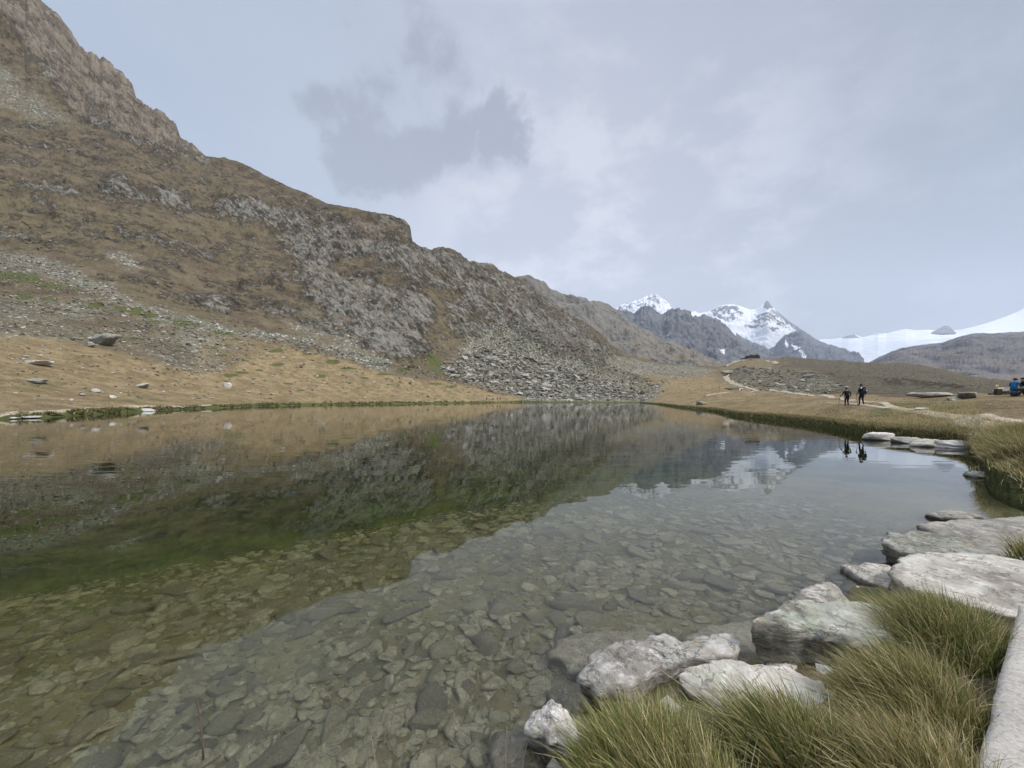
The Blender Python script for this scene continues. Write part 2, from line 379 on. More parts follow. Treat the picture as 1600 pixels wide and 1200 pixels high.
jag = ip(cols, [(-700, 7), (315, 6), (322, 0.6), (600, 0.8), (640, 3), (700, 4), (900, 3.5), (1000, 1.5), (1150, 1), (2300, 0.7)])
skyl = skyl + jag * fbm(cols * 0.11, cols * 0, oct=5, seed=4, gain=0.6) + jag * 0.5 * np.round(2 * vnoise(cols * 0.06, cols * 0, seed=9)) / 2
rowsP, rowsY = [], []
rowsP.append(None); rowsY.append(Ysh * 0.90)           # R0 under water
rowsP.append(shore); rowsY.append(Ysh)                   # R1
bankh = ip(cols, [(-700, 0.3), (800, 0.35), (1000, 0.3), (1100, 0.32), (1500, 0.42), (1560, 0.45), (2300, 0.45)])
Yb = Ysh * 1.0 + np.clip(Ysh * 0.02, 0.3, 1.5)
rowsP.append(HZ + (H - bankh) / Yb * F); rowsY.append(Yb)  # R1b bank top
for k in range(4):
    rowsP.append(smooth_cols([TAB[q][k][0] for q in keys])); rowsY.append(smooth_cols([TAB[q][k][1] for q in keys]))
rowsP.append(skyl); rowsY.append(smooth_cols([TAB[q][4] for q in keys]))
Zr = [np.full(NC, -1.6)] + [zpx(rowsP[i], rowsY[i]) for i in range(1, 8)]
Zr[1] = np.zeros(NC)
Yend = rowsY[7] * 1.22; Zend = np.maximum(Zr[7] * 0.72 - 4, 0.5)
rowsY.append(Yend); Zr.append(Zend)
seg = [6, 6, 70, 90, 110, 110, 90, 14]
YY, ZZ, TT = [], [], []
for i, n in enumerate(seg):
    t = np.linspace(0, 1, n, endpoint=(i == len(seg) - 1))[:, None]
    YY.append(rowsY[i] * (1 - t) + rowsY[i + 1] * t); ZZ.append(Zr[i] * (1 - t) + Zr[i + 1] * t); TT.append(i + t[:, 0])
YY = np.concatenate(YY); ZZ = np.concatenate(ZZ); TT = np.concatenate(TT)
# soften the slope breaks between shore and skyline
wgt = (sstep(TT, 2.05, 2.5) * (1 - sstep(TT, 6.6, 6.95)))[:, None]
YY = YY * (1 - wgt) + blur(YY, 14, 0) * wgt; ZZ = ZZ * (1 - wgt) + blur(ZZ, 14, 0) * wgt
U = (cols - 800) / F
XX = U[None, :] * YY
PX = np.broadcast_to(cols[None, :], YY.shape); PY = HZ + (H - ZZ) / YY * F
Tg = np.broadcast_to(TT[:, None], YY.shape)
# ---- what the ground is
w1 = fbm(XX * 0.04, ZZ * 0.07, YY * 0.03, 4, 11); w2 = fbm(XX * 0.04, ZZ * 0.07, YY * 0.03, 4, 57)
w3 = fbm(XX * 0.16, ZZ * 0.2, YY * 0.1, 4, 91); w4 = fbm(XX * 0.16, ZZ * 0.2, YY * 0.1, 4, 95)
QX = PX + (34 * w1 + 22 * w3) * sstep(PX, -400, 1200) * 1.0 + 0 * w1; QY = PY + (16 * w2 + 10 * w4) * np.clip((612 - PY) / 60, 0.15, 1)
QX = np.where(PX < 1000, QX, PX + 14 * w1)
def pm(P, w=1.0, sx=0): return inpoly(QX, QY, P).astype(np.float32) * w
def el(cx, cy, rx, ry, w=1.0, rot=0.0, warp=0.5):
    c, s = math.cos(math.radians(rot)), math.sin(math.radians(rot))
    dx = PX + 26 * w1 * warp * min(1, ry / 14) - cx; dy = PY + 13 * w2 * warp * min(1, ry / 14) - cy
    d = np.hypot((dx * c + dy * s) / rx, (-dx * s + dy * c) / ry)
    return (w * (1 - sstep(d, 0.6, 1.15))).astype(np.float32)
rock = np.zeros(YY.shape, np.float32)
rock = np.maximum(rock, pm([(-700, -900), (-200, -300), (60, -40), (150, 60), (225, 140), (325, 235), (316, 248), (268, 236), (225, 222), (160, 195), (110, 165), (84, 130), (55, 75), (0, 30), (-200, -90), (-700, -400)], 0.98))
rock = np.maximum(rock, pm([(-80, 20), (60, 120), (110, 150), (180, 205), (120, 190), (60, 150), (0, 95), (-80, 60)], 0.35))
rock = np.maximum(rock, pm([(425, 318), (545, 340), (636, 340), (648, 372), (700, 385), (800, 430), (880, 484), (960, 540), (975, 560), (930, 575), (860, 560), (800, 540), (760, 520), (700, 520), (664, 560), (650, 585), (600, 560), (560, 545), (500, 470), (440, 400)], 0.68))
rock = np.maximum(rock, pm([(460, 380), (560, 400), (640, 400), (664, 470), (662, 520), (655, 560), (600, 560), (540, 520), (480, 450)], 0.9))
for a in [(75, 300, 62, 14, .95, 6), (190, 308, 62, 24, .75, 14), (268, 322, 34, 14, .8, 12), (398, 335, 78, 22, .95, 12), (290, 396, 66, 9, .85, 6), (100, 345, 90, 22, .5, 8), (215, 372, 60, 12, .55, 6),
          (60, 200, 50, 13, .7, 12), (190, 248, 66, 12, .6, 8), (20, 370, 26, 12, .9, 0), (345, 470, 60, 15, .8, 5), (430, 480, 60, 16, .7, 10), (500, 510, 60, 20, .6, 20), (350, 410, 60, 10, .5, 10),
          (130, 240, 50, 9, .55, 10), (420, 430, 70, 10, .5, 14), (10, 290, 40, 9, .6, 6), (310, 285, 40, 8, .5, 12), (480, 345, 60, 10, .6, 10), (740, 440, 60, 14, .7, 20), (850, 520, 50, 16, .75, 35), (740, 480, 50, 14, .6, 15),
          (910, 545, 45, 14, .8, 35), (1160, 585, 26, 3.5, .8, -5), (1445, 604, 90, 5, .55, 6), (1300, 590, 80, 5, .35, 3)]: rock = np.maximum(rock, el(*a[:5], rot=a[5]))
gully = pm([(664, 450), (690, 450), (684, 520), (690, 585), (664, 585), (668, 520)], 0.8)
rock = rock * (1 - 0.85 * gully)
for a in [(560, 420, 40, 16, 1.0), (775, 530, 24, 22, 1.0), (610, 440, 24, 16, .6)]: rock = rock * (1 - el(*a))
scree = np.zeros(YY.shape, np.float32)
scree = np.maximum(scree, pm([(-300, -20), (0, 92), (60, 130), (95, 165), (165, 205), (230, 235), (120, 205), (0, 182), (-300, 120)], 0.62))
scree = np.maximum(scree, pm([(225, 205), (300, 240), (322, 252), (270, 246), (230, 225)], 0.8))
scree = np.maximum(scree, pm([(-200, 350), (0, 385), (70, 402), (160, 445), (240, 475), (330, 500), (430, 520), (560, 552), (630, 575), (600, 580), (520, 560), (400, 530), (300, 512), (180, 482), (60, 447), (-200, 425)], 0.72))
scree = np.maximum(scree, pm([(-100, 450), (60, 455), (180, 480), (300, 505), (380, 540), (340, 580), (260, 575), (200, 545), (110, 535), (-100, 520)], 0.50))
scree = np.maximum(scree, el(195, 418, 34, 20, .7, 20)); scree = np.maximum(scree, el(300, 572, 60, 14, .55, 12))
scree = np.maximum(scree, pm([(690, 560), (740, 500), (800, 500), (870, 560), (960, 590), (1040, 605), (1025, 628), (860, 632), (770, 612), (700, 590)], 0.82))
scree = np.maximum(scree, pm([(800, 480), (880, 510), (960, 560), (1110, 575), (1110, 590), (1000, 590), (880, 570), (820, 540)], 0.72))
scree = np.maximum(scree, pm([(1140, 585), (1180, 566), (1250, 575), (1290, 583), (1330, 612), (1250, 616), (1170, 612), (1140, 600)], 0.50))
scree = np.maximum(scree, pm([(500, 470), (600, 560), (660, 580), (560, 556), (450, 520), (430, 490)], 0.62))
tan = np.zeros(YY.shape, np.float32)
tan = np.maximum(tan, pm([(-800, 500), (0, 515), (90, 530), (180, 550), (270, 575), (340, 590), (390, 560), (440, 545), (560, 570), (650, 590), (740, 606), (830, 626), (830, 660), (-800, 760)], 1.0))
tan = np.maximum(tan, pm([(300, 510), (420, 535), (560, 575), (400, 600), (300, 585)], .6))
tan = np.maximum(tan, pm([(1000, 598), (1110, 590), (1150, 600), (1230, 614), (1340, 616), (1500, 618), (2400, 618), (2400, 900), (1500, 900), (990, 640)], 1.0))
tan = np.maximum(tan, pm([(990, 575), (1110, 577), (1140, 592), (1010, 605)], .6)); tan = np.maximum(tan, el(560, 300, 120, 16, .25, 15))
tan = np.maximum(tan, pm([(1120, 572), (1180, 560), (1230, 565), (1200, 578), (1140, 590)], .5))
ochre = np.maximum(el(590, 360, 56, 17, 1, 4), pm([(-700, -900), (60, -40), (150, 60), (230, 140), (330, 245), (250, 230), (130, 170), (60, 90), (-700, -300)], .8))
rock = np.maximum(rock, el(590, 360, 56, 17, .85, 4)); ochre = np.maximum(ochre, el(120, 150, 60, 22, .8, 15)); rock = np.maximum(rock, el(125, 150, 50, 18, .7, 18)); ochre = np.maximum(ochre, el(880, 548, 40, 14, .4))
heath = pm([(1215, 540), (1400, 550), (2400, 540), (2400, 618), (1600, 612), (1500, 616), (1330, 614), (1290, 585), (1240, 576)], 1.0)
heath = np.maximum(heath, pm([(990, 560), (1060, 566), (1110, 574), (1080, 590), (990, 585)], .6))
green = np.zeros(YY.shape, np.float32)
for a in [(30, 445, 40, 9, .9, 10), (85, 458, 50, 4, .9, 6), (38, 470, 18, 5, .95, 0), (75, 474, 18, 3, .8, 5), (150, 483, 16, 4, .95, 2), (200, 488, 28, 5, .95, 3), (225, 495, 26, 5, .8, 5), (290, 508, 30, 5, .8, 5), (90, 525, 26, 3, .7, 3), (200, 530, 22, 3, .7),
          (350, 522, 18, 4, .9, 4), (370, 533, 12, 2.5, .8), (285, 543, 16, 4, .8), (345, 558, 14, 2.6, .8), (430, 552, 14, 3, .9), (382, 566, 10, 2, .7), (432, 571, 14, 3, .9), (378, 585, 14, 3, .9), (405, 580, 8, 2, .9), (360, 590, 14, 4, .8),
          (520, 568, 14, 3, .9), (545, 576, 16, 3, .9), (500, 588, 12, 2.5, .8), (570, 590, 9, 2, .8), (600, 583, 14, 3, .7), (630, 578, 14, 3, .7), (680, 601, 14, 2.4, .9), (705, 606, 12, 2.4, .9), (240, 505, 16, 3, .8),
          (130, 563, 24, 3, .55), (60, 600, 60, 8, .5), (200, 625, 90, 4, .5), (400, 628, 120, 4, .5), (677, 565, 22, 12, .8, 60), (690, 580, 40, 8, .6, 20), (925, 578, 26, 5, .6, 10), (780, 600, 40, 10, .45), (1000, 610, 30, 5, .5), (1430, 655, 100, 9, .6),
          (860, 600, 60, 8, .4, 8), (450, 600, 10, 2, .8), (480, 556, 10, 2, .8), (330, 545, 12, 3, .7), (160, 505, 20, 3, .5), (470, 612, 9, 1.5, .7), (560, 606, 8, 1.5, .7), (610, 600, 9, 1.5, .7)]:
    green = np.maximum(green, el(*a[:5], rot=(a[5] if len(a) > 5 else 0), warp=0.3))
green = np.maximum(green, (1 - sstep(Tg, 2.0, 2.12)) * 0.9)
rock = np.maximum(rock, 0.40 * sstep(PY, 560, 500) * (PX < 1100) * (1 - np.clip(scree, 0, 1)) * (1 - .8 * gully))
mk = [blur(blur(a.astype(float), s0, 0), s1, 1) for a, s0, s1 in ((rock, 5, 6), (scree, 4, 5), (tan, 2, 3), (heath, 2, 3))]; rock, scree, tan, heath = mk
# ---- relief
dist = np.hypot(XX, YY)
land = sstep(Tg, 2.0, 2.3) * (1 - 0.35 * sstep(Tg, 6.7, 7))
fade = sstep(Tg, 2.05, 3.2)
px_m = dist / F
dz = land * (1.2 * fade + 0.06) * fbm(XX * 0.035, YY * 0.035, 0, 5, 3)
dz = dz + land * fade * np.clip(dist / 250, 0.1, 1.4) * 1.0 * fbm(XX * 0.13, YY * 0.13, 0, 5, 21, 0.6)
rr = ridged(XX * 0.045 + YY * 0.02, ZZ * 0.06, YY * 0.035, 7, 31, 0.62)
c1, v1, e1 = cells(XX * 0.10 + 0.5 * w1 + ZZ * 0.05, ZZ * 0.13 + YY * 0.05 - 0.4 * XX * 0.1, 3)
c2, v2, e2 = cells(XX * 0.33 + 0.8 * w2 + ZZ * .1, ZZ * 0.42 + YY * 0.12 - 0.4 * XX * .33, 7)
A_ = math.radians(55); pe = XX * math.sin(A_) + ZZ * math.cos(A_) + YY * .12; pd = (XX * math.cos(A_) - ZZ * math.sin(A_)) * .28
str_ = ridged(pe * 0.09 + w1, YY * 0.04, pd * 0.09, 5, 131, 0.62)
crag = 2.5 * rr + 5.0 * str_ + 3.2 * (v1 - 0.5) * sstep(e1, 0, 0.12) + 2.2 * (v2 - 0.5) * sstep(e2, 0, 0.1)
ramp = np.clip(dist / 300, 0.15, 1.25)
dz = dz + rock * crag * ramp * land * (1 - 0.75 * sstep(Tg, 6.8, 7.0))
c3, v3, e3 = cells(XX * 0.9, YY * 0.55 + ZZ * .5, 13); c4, v4, e4 = cells(XX * 0.38, YY * 0.25 + ZZ * .2, 15)
dz = dz + scree * land * fade * ramp * (0.7 * v3 * sstep(e3, 0, .2) + 1.0 * v4 * sstep(e4, 0, .15) * sstep(v4, .5, .8))
# gully and rib structure running down the slope
rib = fbm(XX * 0.022 + YY * 0.01, YY * 0.012 + ZZ * 0.01, 0, 5, 77); dz = dz + 7.0 * rib * sstep(Tg, 3.6, 4.6) * (1 - sstep(Tg, 6.4, 7)) * (1 - sstep(PX, 940, 1060)) * ramp
ZZ = ZZ + dz
YJ = YY + rock * land * 0.9 * (vnoise(XX * 0.5, ZZ * 0.5, YY * .3, 5)) * (1 - sstep(Tg, 6.8, 7))
# the drawn shoreline stays a low bank: never below its height
V = np.stack([XX, YJ, ZZ], -1).reshape(-1, 3)
me = mesh_from('hillside', V, grid_faces(*YY.shape)[:, ::-1])
set_col(me, 'ma', np.stack([rock, scree, green], -1).reshape(-1, 3)); set_col(me, 'mb', np.stack([tan, ochre, heath], -1).reshape(-1, 3))
tag(link('hillside', me, M['ground']), kind='structure')
PYd = HZ + (H - ZZ) / YJ * F                       # rows after displacement
VIS = np.minimum.accumulate(PYd[6:], 0)            # visible envelope
nearc = lambda px: int(np.clip(np.searchsorted(cols, px), 0, NC - 1))
def at(px, py):
    """the point of the terrain seen at this pixel"""
    c = nearc(px); col = PYd[6:, c]; i = np.argmax(col <= py)
    if i == 0: i = 0 if col[0] <= py else int(np.argmin(col))
    j = i + 6
    return Vector((U[c] * YJ[j, c], YJ[j, c], ZZ[j, c]))
def zat(x, y):
    u = x / max(y, 0.01) * F + 800; c = nearc(u)
    return float(np.interp(y, YJ[:, c], ZZ[:, c]))

# ------------------------------------------------------------------ near bank, lake bed, water
NSH = [(-6.0, -3.0), (-2.2, 0.2), (-1.2, 0.95), (-0.35, 1.45), (0.2, 2.0), (0.55, 2.3), (0.95, 2.62), (1.6, 2.7), (2.0, 2.95), (2.5, 3.15), (3.2, 3.7), (3.75, 4.25), (4.3, 4.75), (5.1, 5.15), (6.1, 5.75), (7.4, 5.8), (9.0, 5.9), (14, 6.2), (20, 6)]
nsh = np.array(NSH)
def sdist(x, y):       # signed distance to the near shoreline, positive on land
    d = np.full(x.shape, 1e9)
    for (x0, y0), (x1, y1) in zip(NSH[:-1], NSH[1:]):
        dx, dy = x1 - x0, y1 - y0
        t = np.clip(((x - x0) * dx + (y - y0) * dy) / (dx * dx + dy * dy), 0, 1)
        d = np.minimum(d, np.hypot(x - x0 - t * dx, y - y0 - t * dy))
    yl = np.interp(x, nsh[:, 0], nsh[:, 1])
    return np.where(y < yl, d, -d)
def bed_z(x, y):
    s = -sdist(x, y)
    d = np.interp(s, [-3, 0, 0.4, 1.5, 3.0, 5, 8, 12, 20, 90], [0.3, 0.10, 0.24, 0.40, 0.62, 1.15, 2.2, 3.4, 4.6, 6.5])
    # the right and far shores shelve up again
    return -d + 0.05 * fbm(x * 0.9, y * 0.9, 0, 4, 5) * np.clip(d, .3, 2) + 0.22 * fbm(x * 0.16, y * 0.16, 0, 3, 8) * np.clip((d - .6), 0, 1)
bu = np.linspace(-2.6, 2.6, 420); by = np.concatenate([np.linspace(0.2, 12, 330), np.geomspace(12.1, 230, 120)])
BY, BU = np.meshgrid(by, bu, indexing='ij'); BX = BU * (BY + 1.0)
BZ = bed_z(BX, BY)
def bed_mat():
    m, N = new_mat('lake_bed_silt')
    P = N.n.new('ShaderNodeNewGeometry').outputs['Position']
    a = N.noise(P, 0.9, 6, 0.6); b = N.noise(P, 7, 7, 0.7)
    v = N.voro(P, 14, 'F1', 1); vs = N.n.new('ShaderNodeSeparateColor'); N.l.new(v, vs.inputs[0])
    c = N.mix(N.ss(a, 0.35, 0.65), (0.105, 0.09, 0.045), (0.155, 0.138, 0.078))
    c = N.mix(N.m('MULTIPLY', N.ss(b, 0.42, 0.62), 0.6), c, N.mix(vs.outputs[0], (0.09, 0.078, 0.05), (0.24, 0.215, 0.15)))
    wd = N.ss(N.noise(N.map(P, (1, .7, 1)), 0.35, 6, 0.62), 0.52, 0.60)
    c = N.mix(N.m('MULTIPLY', wd, N.ss(N.add('ShaderNodeSeparateXYZ', {0: P}, 2), -0.5, -0.8)), c, (0.055, 0.06, 0.02))
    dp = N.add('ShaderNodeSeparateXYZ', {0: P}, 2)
    c = N.mix(N.ss(dp, -0.62, -1.5), c, N.mix(N.ss(a, .4, .6), (0.030, 0.050, 0.008), (0.065, 0.095, 0.016)))  # deep bed painted algae green, standing in for light scattered in the water
    finish(N, c, 0.95, N.bump(N.m('ADD', b, N.m('MULTIPLY', vs.outputs[0], 0.3)), 0.8, 0.02), 0.1)
    return m
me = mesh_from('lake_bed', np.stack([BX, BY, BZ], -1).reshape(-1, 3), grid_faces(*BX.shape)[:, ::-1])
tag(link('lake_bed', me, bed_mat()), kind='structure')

def shore_z(x, y):
    s = sdist(x, y)
    z = np.interp(s, [-2.5, -0.9, -0.15, 0.0, 0.25, 0.6, 1.5, 4], [-6.0, -1.3, -0.27, 0.0, 0.13, 0.24, 0.34, 0.38])
    z = np.where(z > -.1, z - 0.30 * sstep(x, 3.2, 4.2) * sstep(z, -.1, .2), z)
    return z + 0.03 * fbm(x * 3, y * 3, 0, 4, 14)
gx, gy = np.meshgrid(np.linspace(-6, 18, 360), np.linspace(-3, 7.4, 240))
gz = shore_z(gx, gy)
m, N = new_mat('damp_bank_soil'); P = N.n.new('ShaderNodeNewGeometry').outputs['Position']
a = N.noise(P, 5, 7, 0.7); c = N.mix(N.ss(a, 0.35, 0.65), (0.05, 0.04, 0.025), (0.15, 0.12, 0.075))
c = N.mix(N.ss(N.noise(P, 1.6, 5, 0.6), .5, .62), c, (0.075, 0.075, 0.03)); finish(N, c, 0.95, N.bump(a, 1.0, 0.03), 0.1); M['soil'] = m
me = mesh_from('bank', np.stack([gx, gy, gz], -1).reshape(-1, 3), grid_faces(*gx.shape))
tag(link('shore_bank', me, M['soil']), kind='structure')

# water body: a closed block of clear, faintly green water
m, N = new_mat('clear_lake_water')
P = N.n.new('ShaderNodeNewGeometry').outputs['Position']
sy = N.n.new('ShaderNodeSeparateXYZ'); N.l.new(P, sy.inputs[0])
far = N.ss(sy.outputs[1], 3.5, 11.0)
patch = N.ss(N.noise(P, 0.05, 4, 0.6), 0.36, 0.62, 0.25, 1.0)
r1 = N.noise(N.map(P, (0.45, 1.5, 1)), 1.5, 1.6, 0.4); r2 = N.noise(N.map(P, (0.7, 1.3, 1), (0, 0, .5)), 5.0, 1, 0.4)
hh = N.m('ADD', N.m('MULTIPLY', r1, 0.0125), N.m('MULTIPLY', r2, 0.0011))
amp = N.m('MULTIPLY', N.m('MULTIPLY_ADD', far, 0.93, 0.07), patch)
nb = N.bump(N.m('MULTIPLY', hh, amp), 1.0, 0.42)
g = N.n.new('ShaderNodeBsdfGlass'); g.inputs['IOR'].default_value = 1.37; g.inputs['Roughness'].default_value = 0.0
g.inputs['Color'].default_value = (1, 1, 1, 1); N.l.new(nb, g.inputs['Normal'])
va = N.n.new('ShaderNodeVolumeAbsorption'); va.inputs['Color'].default_value = (0.60, 0.66, 0.17, 1); va.inputs['Density'].default_value = 0.45
o = N.n.new('ShaderNodeOutputMaterial'); N.l.new(g.outputs[0], o.inputs['Surface']); N.l.new(va.outputs[0], o.inputs['Volume'])
M['water'] = m
x0, x1, y0, y1, zb = -260, 220, -8, 240, -14
Vw = [(x0, y0, zb), (x1, y0, zb), (x1, y1, zb), (x0, y1, zb), (x0, y0, 0), (x1, y0, 0), (x1, y1, 0), (x0, y1, 0)]
Fw = [(0, 3, 2, 1), (4, 5, 6, 7), (0, 1, 5, 4), (1, 2, 6, 5), (2, 3, 7, 6), (3, 0, 4, 7)]
tag(link('lake_water', mesh_from('lake_water', Vw, Fw, False), m), kind='structure')

# ------------------------------------------------------------------ far mountains and the glacier
def far_mat(name, dark, lite, warm, sc, snow_scale=None):
    m, N = new_mat(name); P = N.n.new('ShaderNodeNewGeometry').outputs['Position']
    ms = N.n.new('ShaderNodeSeparateColor'); N.l.new(attr(N, 'ma'), ms.inputs[0])     # snow, ice, warm
    a = N.noise(P, sc, 9, 0.72); b = N.noise(N.map(P, (1, 1, .5), (0.4, 0.5, 0)), sc * 4, 7, 0.75)
    c = N.mix(N.ss(a, 0.38, 0.6), dark, lite); c = N.mix(N.m('MULTIPLY', N.ss(b, 0.42, 0.62), 0.5), c, tuple(min(1, v * 1.35) for v in lite))
    c = N.mix(N.m('MULTIPLY', N.ss(b, 0.47, 0.37), 0.6), c, tuple(v * 0.55 for v in dark))
    c = N.mix(N.m('MULTIPLY', ms.outputs[2], N.ss(a, 0.42, 0.6)), c, warm)
    ice = N.mix(N.ss(N.noise(N.map(P, (1, 0.25, 1)), sc * 3, 8, 0.7), 0.4, 0.62), (0.30, 0.33, 0.37), (0.43, 0.45, 0.485))
    sn = N.m('ADD', ms.outputs[0], N.m('MULTIPLY', N.m('SUBTRACT', b, 0.5), 1.6))
    c = N.mix(N.ss(sn, 0.42, 0.60), c, N.mix(ms.outputs[1], (0.56, 0.57, 0.60), ice))
    finish(N, c, 0.9, N.bump(b, 0.8, 2.0 / sc * 0.02 + 2.0), 0.1)
    return m
def mountain(name, sky, base, ys, yb, step, nr, amp, freq, mat, mask, seed=1, jagpx=1.0, jf=0.15, smooth=0.0):
    """a whole mountainside: its crest at its own distance, its foot nearer, its far side falling away"""
    x0, x1 = sky[0][0], sky[-1][0]; c = np.arange(x0, x1 + step, step)
    sk = ip(c, sky); ed = np.clip((c - x0) / 8, 0, 1) * np.clip((x1 - c) / 8, 0, 1)
    sk = sk + jagpx * ed * (fbm(c * jf, c * 0, oct=5, seed=seed, gain=0.62))
    bs = ip(c, base); Ys = ip(c, ys); Yb = ip(c, yb)
    t = np.linspace(0, 1, nr)[:, None]
    Y = Yb + (Ys - Yb) * t; Zb = zpx(bs, Yb); Zs = zpx(sk, Ys); Z = Zb + (Zs - Zb) * (t ** 1.15)
    tb = np.linspace(0.06, 1, 10)[:, None]
    Y = np.concatenate([Y, Ys * (1 + 0.25 * tb)]); Z = np.concatenate([Z, Zs - (np.abs(Zs - Zb) * 0.8 + 5) * tb])
    X = (c[None] - 800) / F * Y
    T = np.concatenate([t, 1 + tb])[:, 0][:, None] + 0 * X
    PYy = HZ + (H - Z) / Y * F; PXx = c[None] + 0 * Y
    w = np.sin(np.clip(T, 0, 1) * math.pi) ** 0.6
    r = ridged(X * freq, Z * freq * 1.2 + Y * freq * 0.35, 0, 7, seed + 3, 0.6) + 0.35 * fbm(X * freq * 0.4, Y * freq * 0.4, 0, 3, seed + 8)
    mk = mask(PXx, PYy, X, Y, Z, r)
    k = (1 - smooth * np.clip(mk[1], 0, 1))
    Z = Z + amp * r * w * k
    me = mesh_from(name, np.stack([X, Y, Z], -1).reshape(-1, 3), grid_faces(*X.shape))
    set_col(me, 'ma', np.stack([np.clip(q, 0, 1) + 0 * X for q in mk], -1).reshape(-1, 3))
    tag(link(name, me, mat), kind='structure')
def soft(px, py, P, b=0):
    return inpoly(px, py, P).astype(float)
MF = far_mat('far_rock', (0.045, 0.052, 0.066), (0.115, 0.125, 0.14), (0.14, 0.12, 0.105), 0.012)
MN = far_mat('near_ridge_rock', (0.06, 0.057, 0.053), (0.155, 0.15, 0.135), (0.17, 0.135, 0.09), 0.03)
MS = far_mat('snow_and_rock', (0.07, 0.075, 0.09), (0.13, 0.135, 0.15), (0.16, 0.13, 0.11), 0.006)
MR = far_mat('moraine_rock', (0.06, 0.057, 0.06), (0.125, 0.12, 0.122), (0.15, 0.12, 0.09), 0.012)
mountain('grey_ridge', [(770, 470), (790, 440), (797, 434), (812, 431), (826, 431), (840, 435), (851, 441), (860, 450), (872, 457), (890, 460), (905, 463), (922, 470), (938, 471), (950, 474), (962, 483), (975, 494), (992, 506), (1015, 517), (1040, 533), (1075, 545), (1110, 560), (1140, 575)],
         [(770, 600), (1140, 600)], [(770, 620), (1140, 1150)], [(770, 470), (1140, 560)], 1.2, 150, 26, 0.010, MN,
         lambda px, py, X, Y, Z, r: (0 * px, 0 * px, 0.6 * sstep(py, 500, 560) + 0.2), 41, 3.2, 0.14)
mountain('dark_ridge', [(930, 500), (955, 488), (966, 483), (985, 486), (992, 489), (1000, 480), (1009, 477), (1018, 479), (1026, 486), (1033, 491), (1040, 489), (1048, 486), (1060, 483), (1071, 484), (1079, 488), (1090, 492), (1104, 495), (1114, 498), (1126, 503), (1134, 509), (1142, 517), (1151, 527), (1160, 535), (1170, 545), (1182, 556), (1200, 572)],
         [(930, 600), (1200, 600)], [(930, 2200), (1200, 2700)], [(930, 1100), (1200, 1300)], 0.9, 150, 80, 0.0045, MF,
         lambda px, py, X, Y, Z, r: (0.75 * (np.abs(px - 1096) < 16) * (py < 500) + 0.6 * ((np.abs(px - 1128) < 5) & (np.abs(py - 556 - (px - 1128)) < 4)), 0 * px, 0.35 + 0.3 * sstep(py, 520, 570)), 63, 2.6, 0.2)
mountain('bluish_foothill', [(1150, 520), (1165, 530), (1180, 536), (1192, 540), (1201, 546), (1210, 541), (1219, 531), (1228, 523), (1240, 518), (1252, 515), (1259, 519), (1266, 524), (1280, 532), (1295, 538), (1308, 541), (1320, 545), (1334, 551), (1350, 562)],
         [(1150, 590), (1350, 590)], [(1150, 4300), (1350, 3900)], [(1150, 2600), (1350, 2600)], 0.7, 110, 110, 0.0035, MF,
         lambda px, py, X, Y, Z, r: (0.28 * ((np.abs(px - 1235) < 12) & (py < 560)) + 0.5 * ((px > 1227) & (px < 1260) & (np.abs(py - (540 + (px - 1227) * .6)) < 2)), 0 * px, 0.1 + 0 * px), 12, 2.0, 0.2)
def peak_mask(px, py, X, Y, Z, r):
    s = 0.95 - 0 * px
    face = soft(px, py, [(1110, 486), (1125, 479), (1150, 480), (1163, 490), (1150, 502), (1130, 506), (1115, 498)])
    s = s - face * (0.36 + 0.45 * r + 0.5 * fbm(px * .2, py * .35, 0, 3, 66))
    tip = soft(px, py, [(1193, 482), (1198, 466), (1203, 470), (1208, 482), (1203, 484)]); s = s - 0.9 * tip
    pyr = soft(px, py, [(1178, 492), (1196, 486), (1214, 486), (1232, 500), (1262, 518), (1240, 521), (1225, 516), (1200, 518), (1165, 516), (1160, 512), (1180, 505)])
    s = s - pyr * (0.26 + 0.5 * r)
    low = soft(px, py, [(1165, 512), (1215, 512), (1220, 520), (1180, 519)]); s = s - low * 0.35
    ed = soft(px, py, [(1212, 485), (1300, 540), (1300, 550), (1255, 524), (1228, 506)]); s = s - ed * 0.28
    ice = soft(px, py, [(1150, 520), (1250, 520), (1240, 570), (1150, 570)])
    return s, ice * 0.7, 0 * px
mountain('snowy_peak', [(1060, 520), (1085, 493), (1095, 489), (1105, 487), (1113, 483), (1122, 479), (1132, 476), (1142, 475.5), (1152, 477), (1162, 480), (1172, 484), (1180, 483), (1187, 479), (1193, 474), (1197, 470.5), (1199.5, 469.5), (1202, 473), (1205, 478), (1211, 484), (1220, 491), (1229, 499), (1238, 505), (1247, 511), (1258, 519), (1272, 529), (1290, 541), (1310, 552)],
         [(1060, 590), (1310, 590)], [(1060, 6300), (1199, 5800), (1310, 5600)], [(1060, 4300), (1310, 4300)], 0.6, 150, 120, 0.0028, MS, peak_mask, 88, 0.7, 0.25)
def rimpf(px, py, X, Y, Z, r):
    return 0.74 - 0.30 * r - 0.25 * sstep(fbm(px * 0.25, py * 0.5, 0, 3, 5), 0, .4), 0 * px, 0 * px
mountain('snowy_summit', [(930, 510), (955, 488), (963, 481), (970, 477), (978, 474), (986, 473), (992, 469), (1000, 468), (1006, 464), (1012, 463), (1016, 459), (1020, 462), (1024, 461), (1028, 461), (1032, 465), (1038, 468), (1043, 472), (1048, 479), (1052, 486), (1060, 495), (1080, 515)],
         [(930, 570), (1080, 570)], [(930, 6300), (1080, 6300)], [(930, 4800), (1080, 4800)], 0.5, 100, 150, 0.0028, MS, rimpf, 19, 2.6, 0.3)
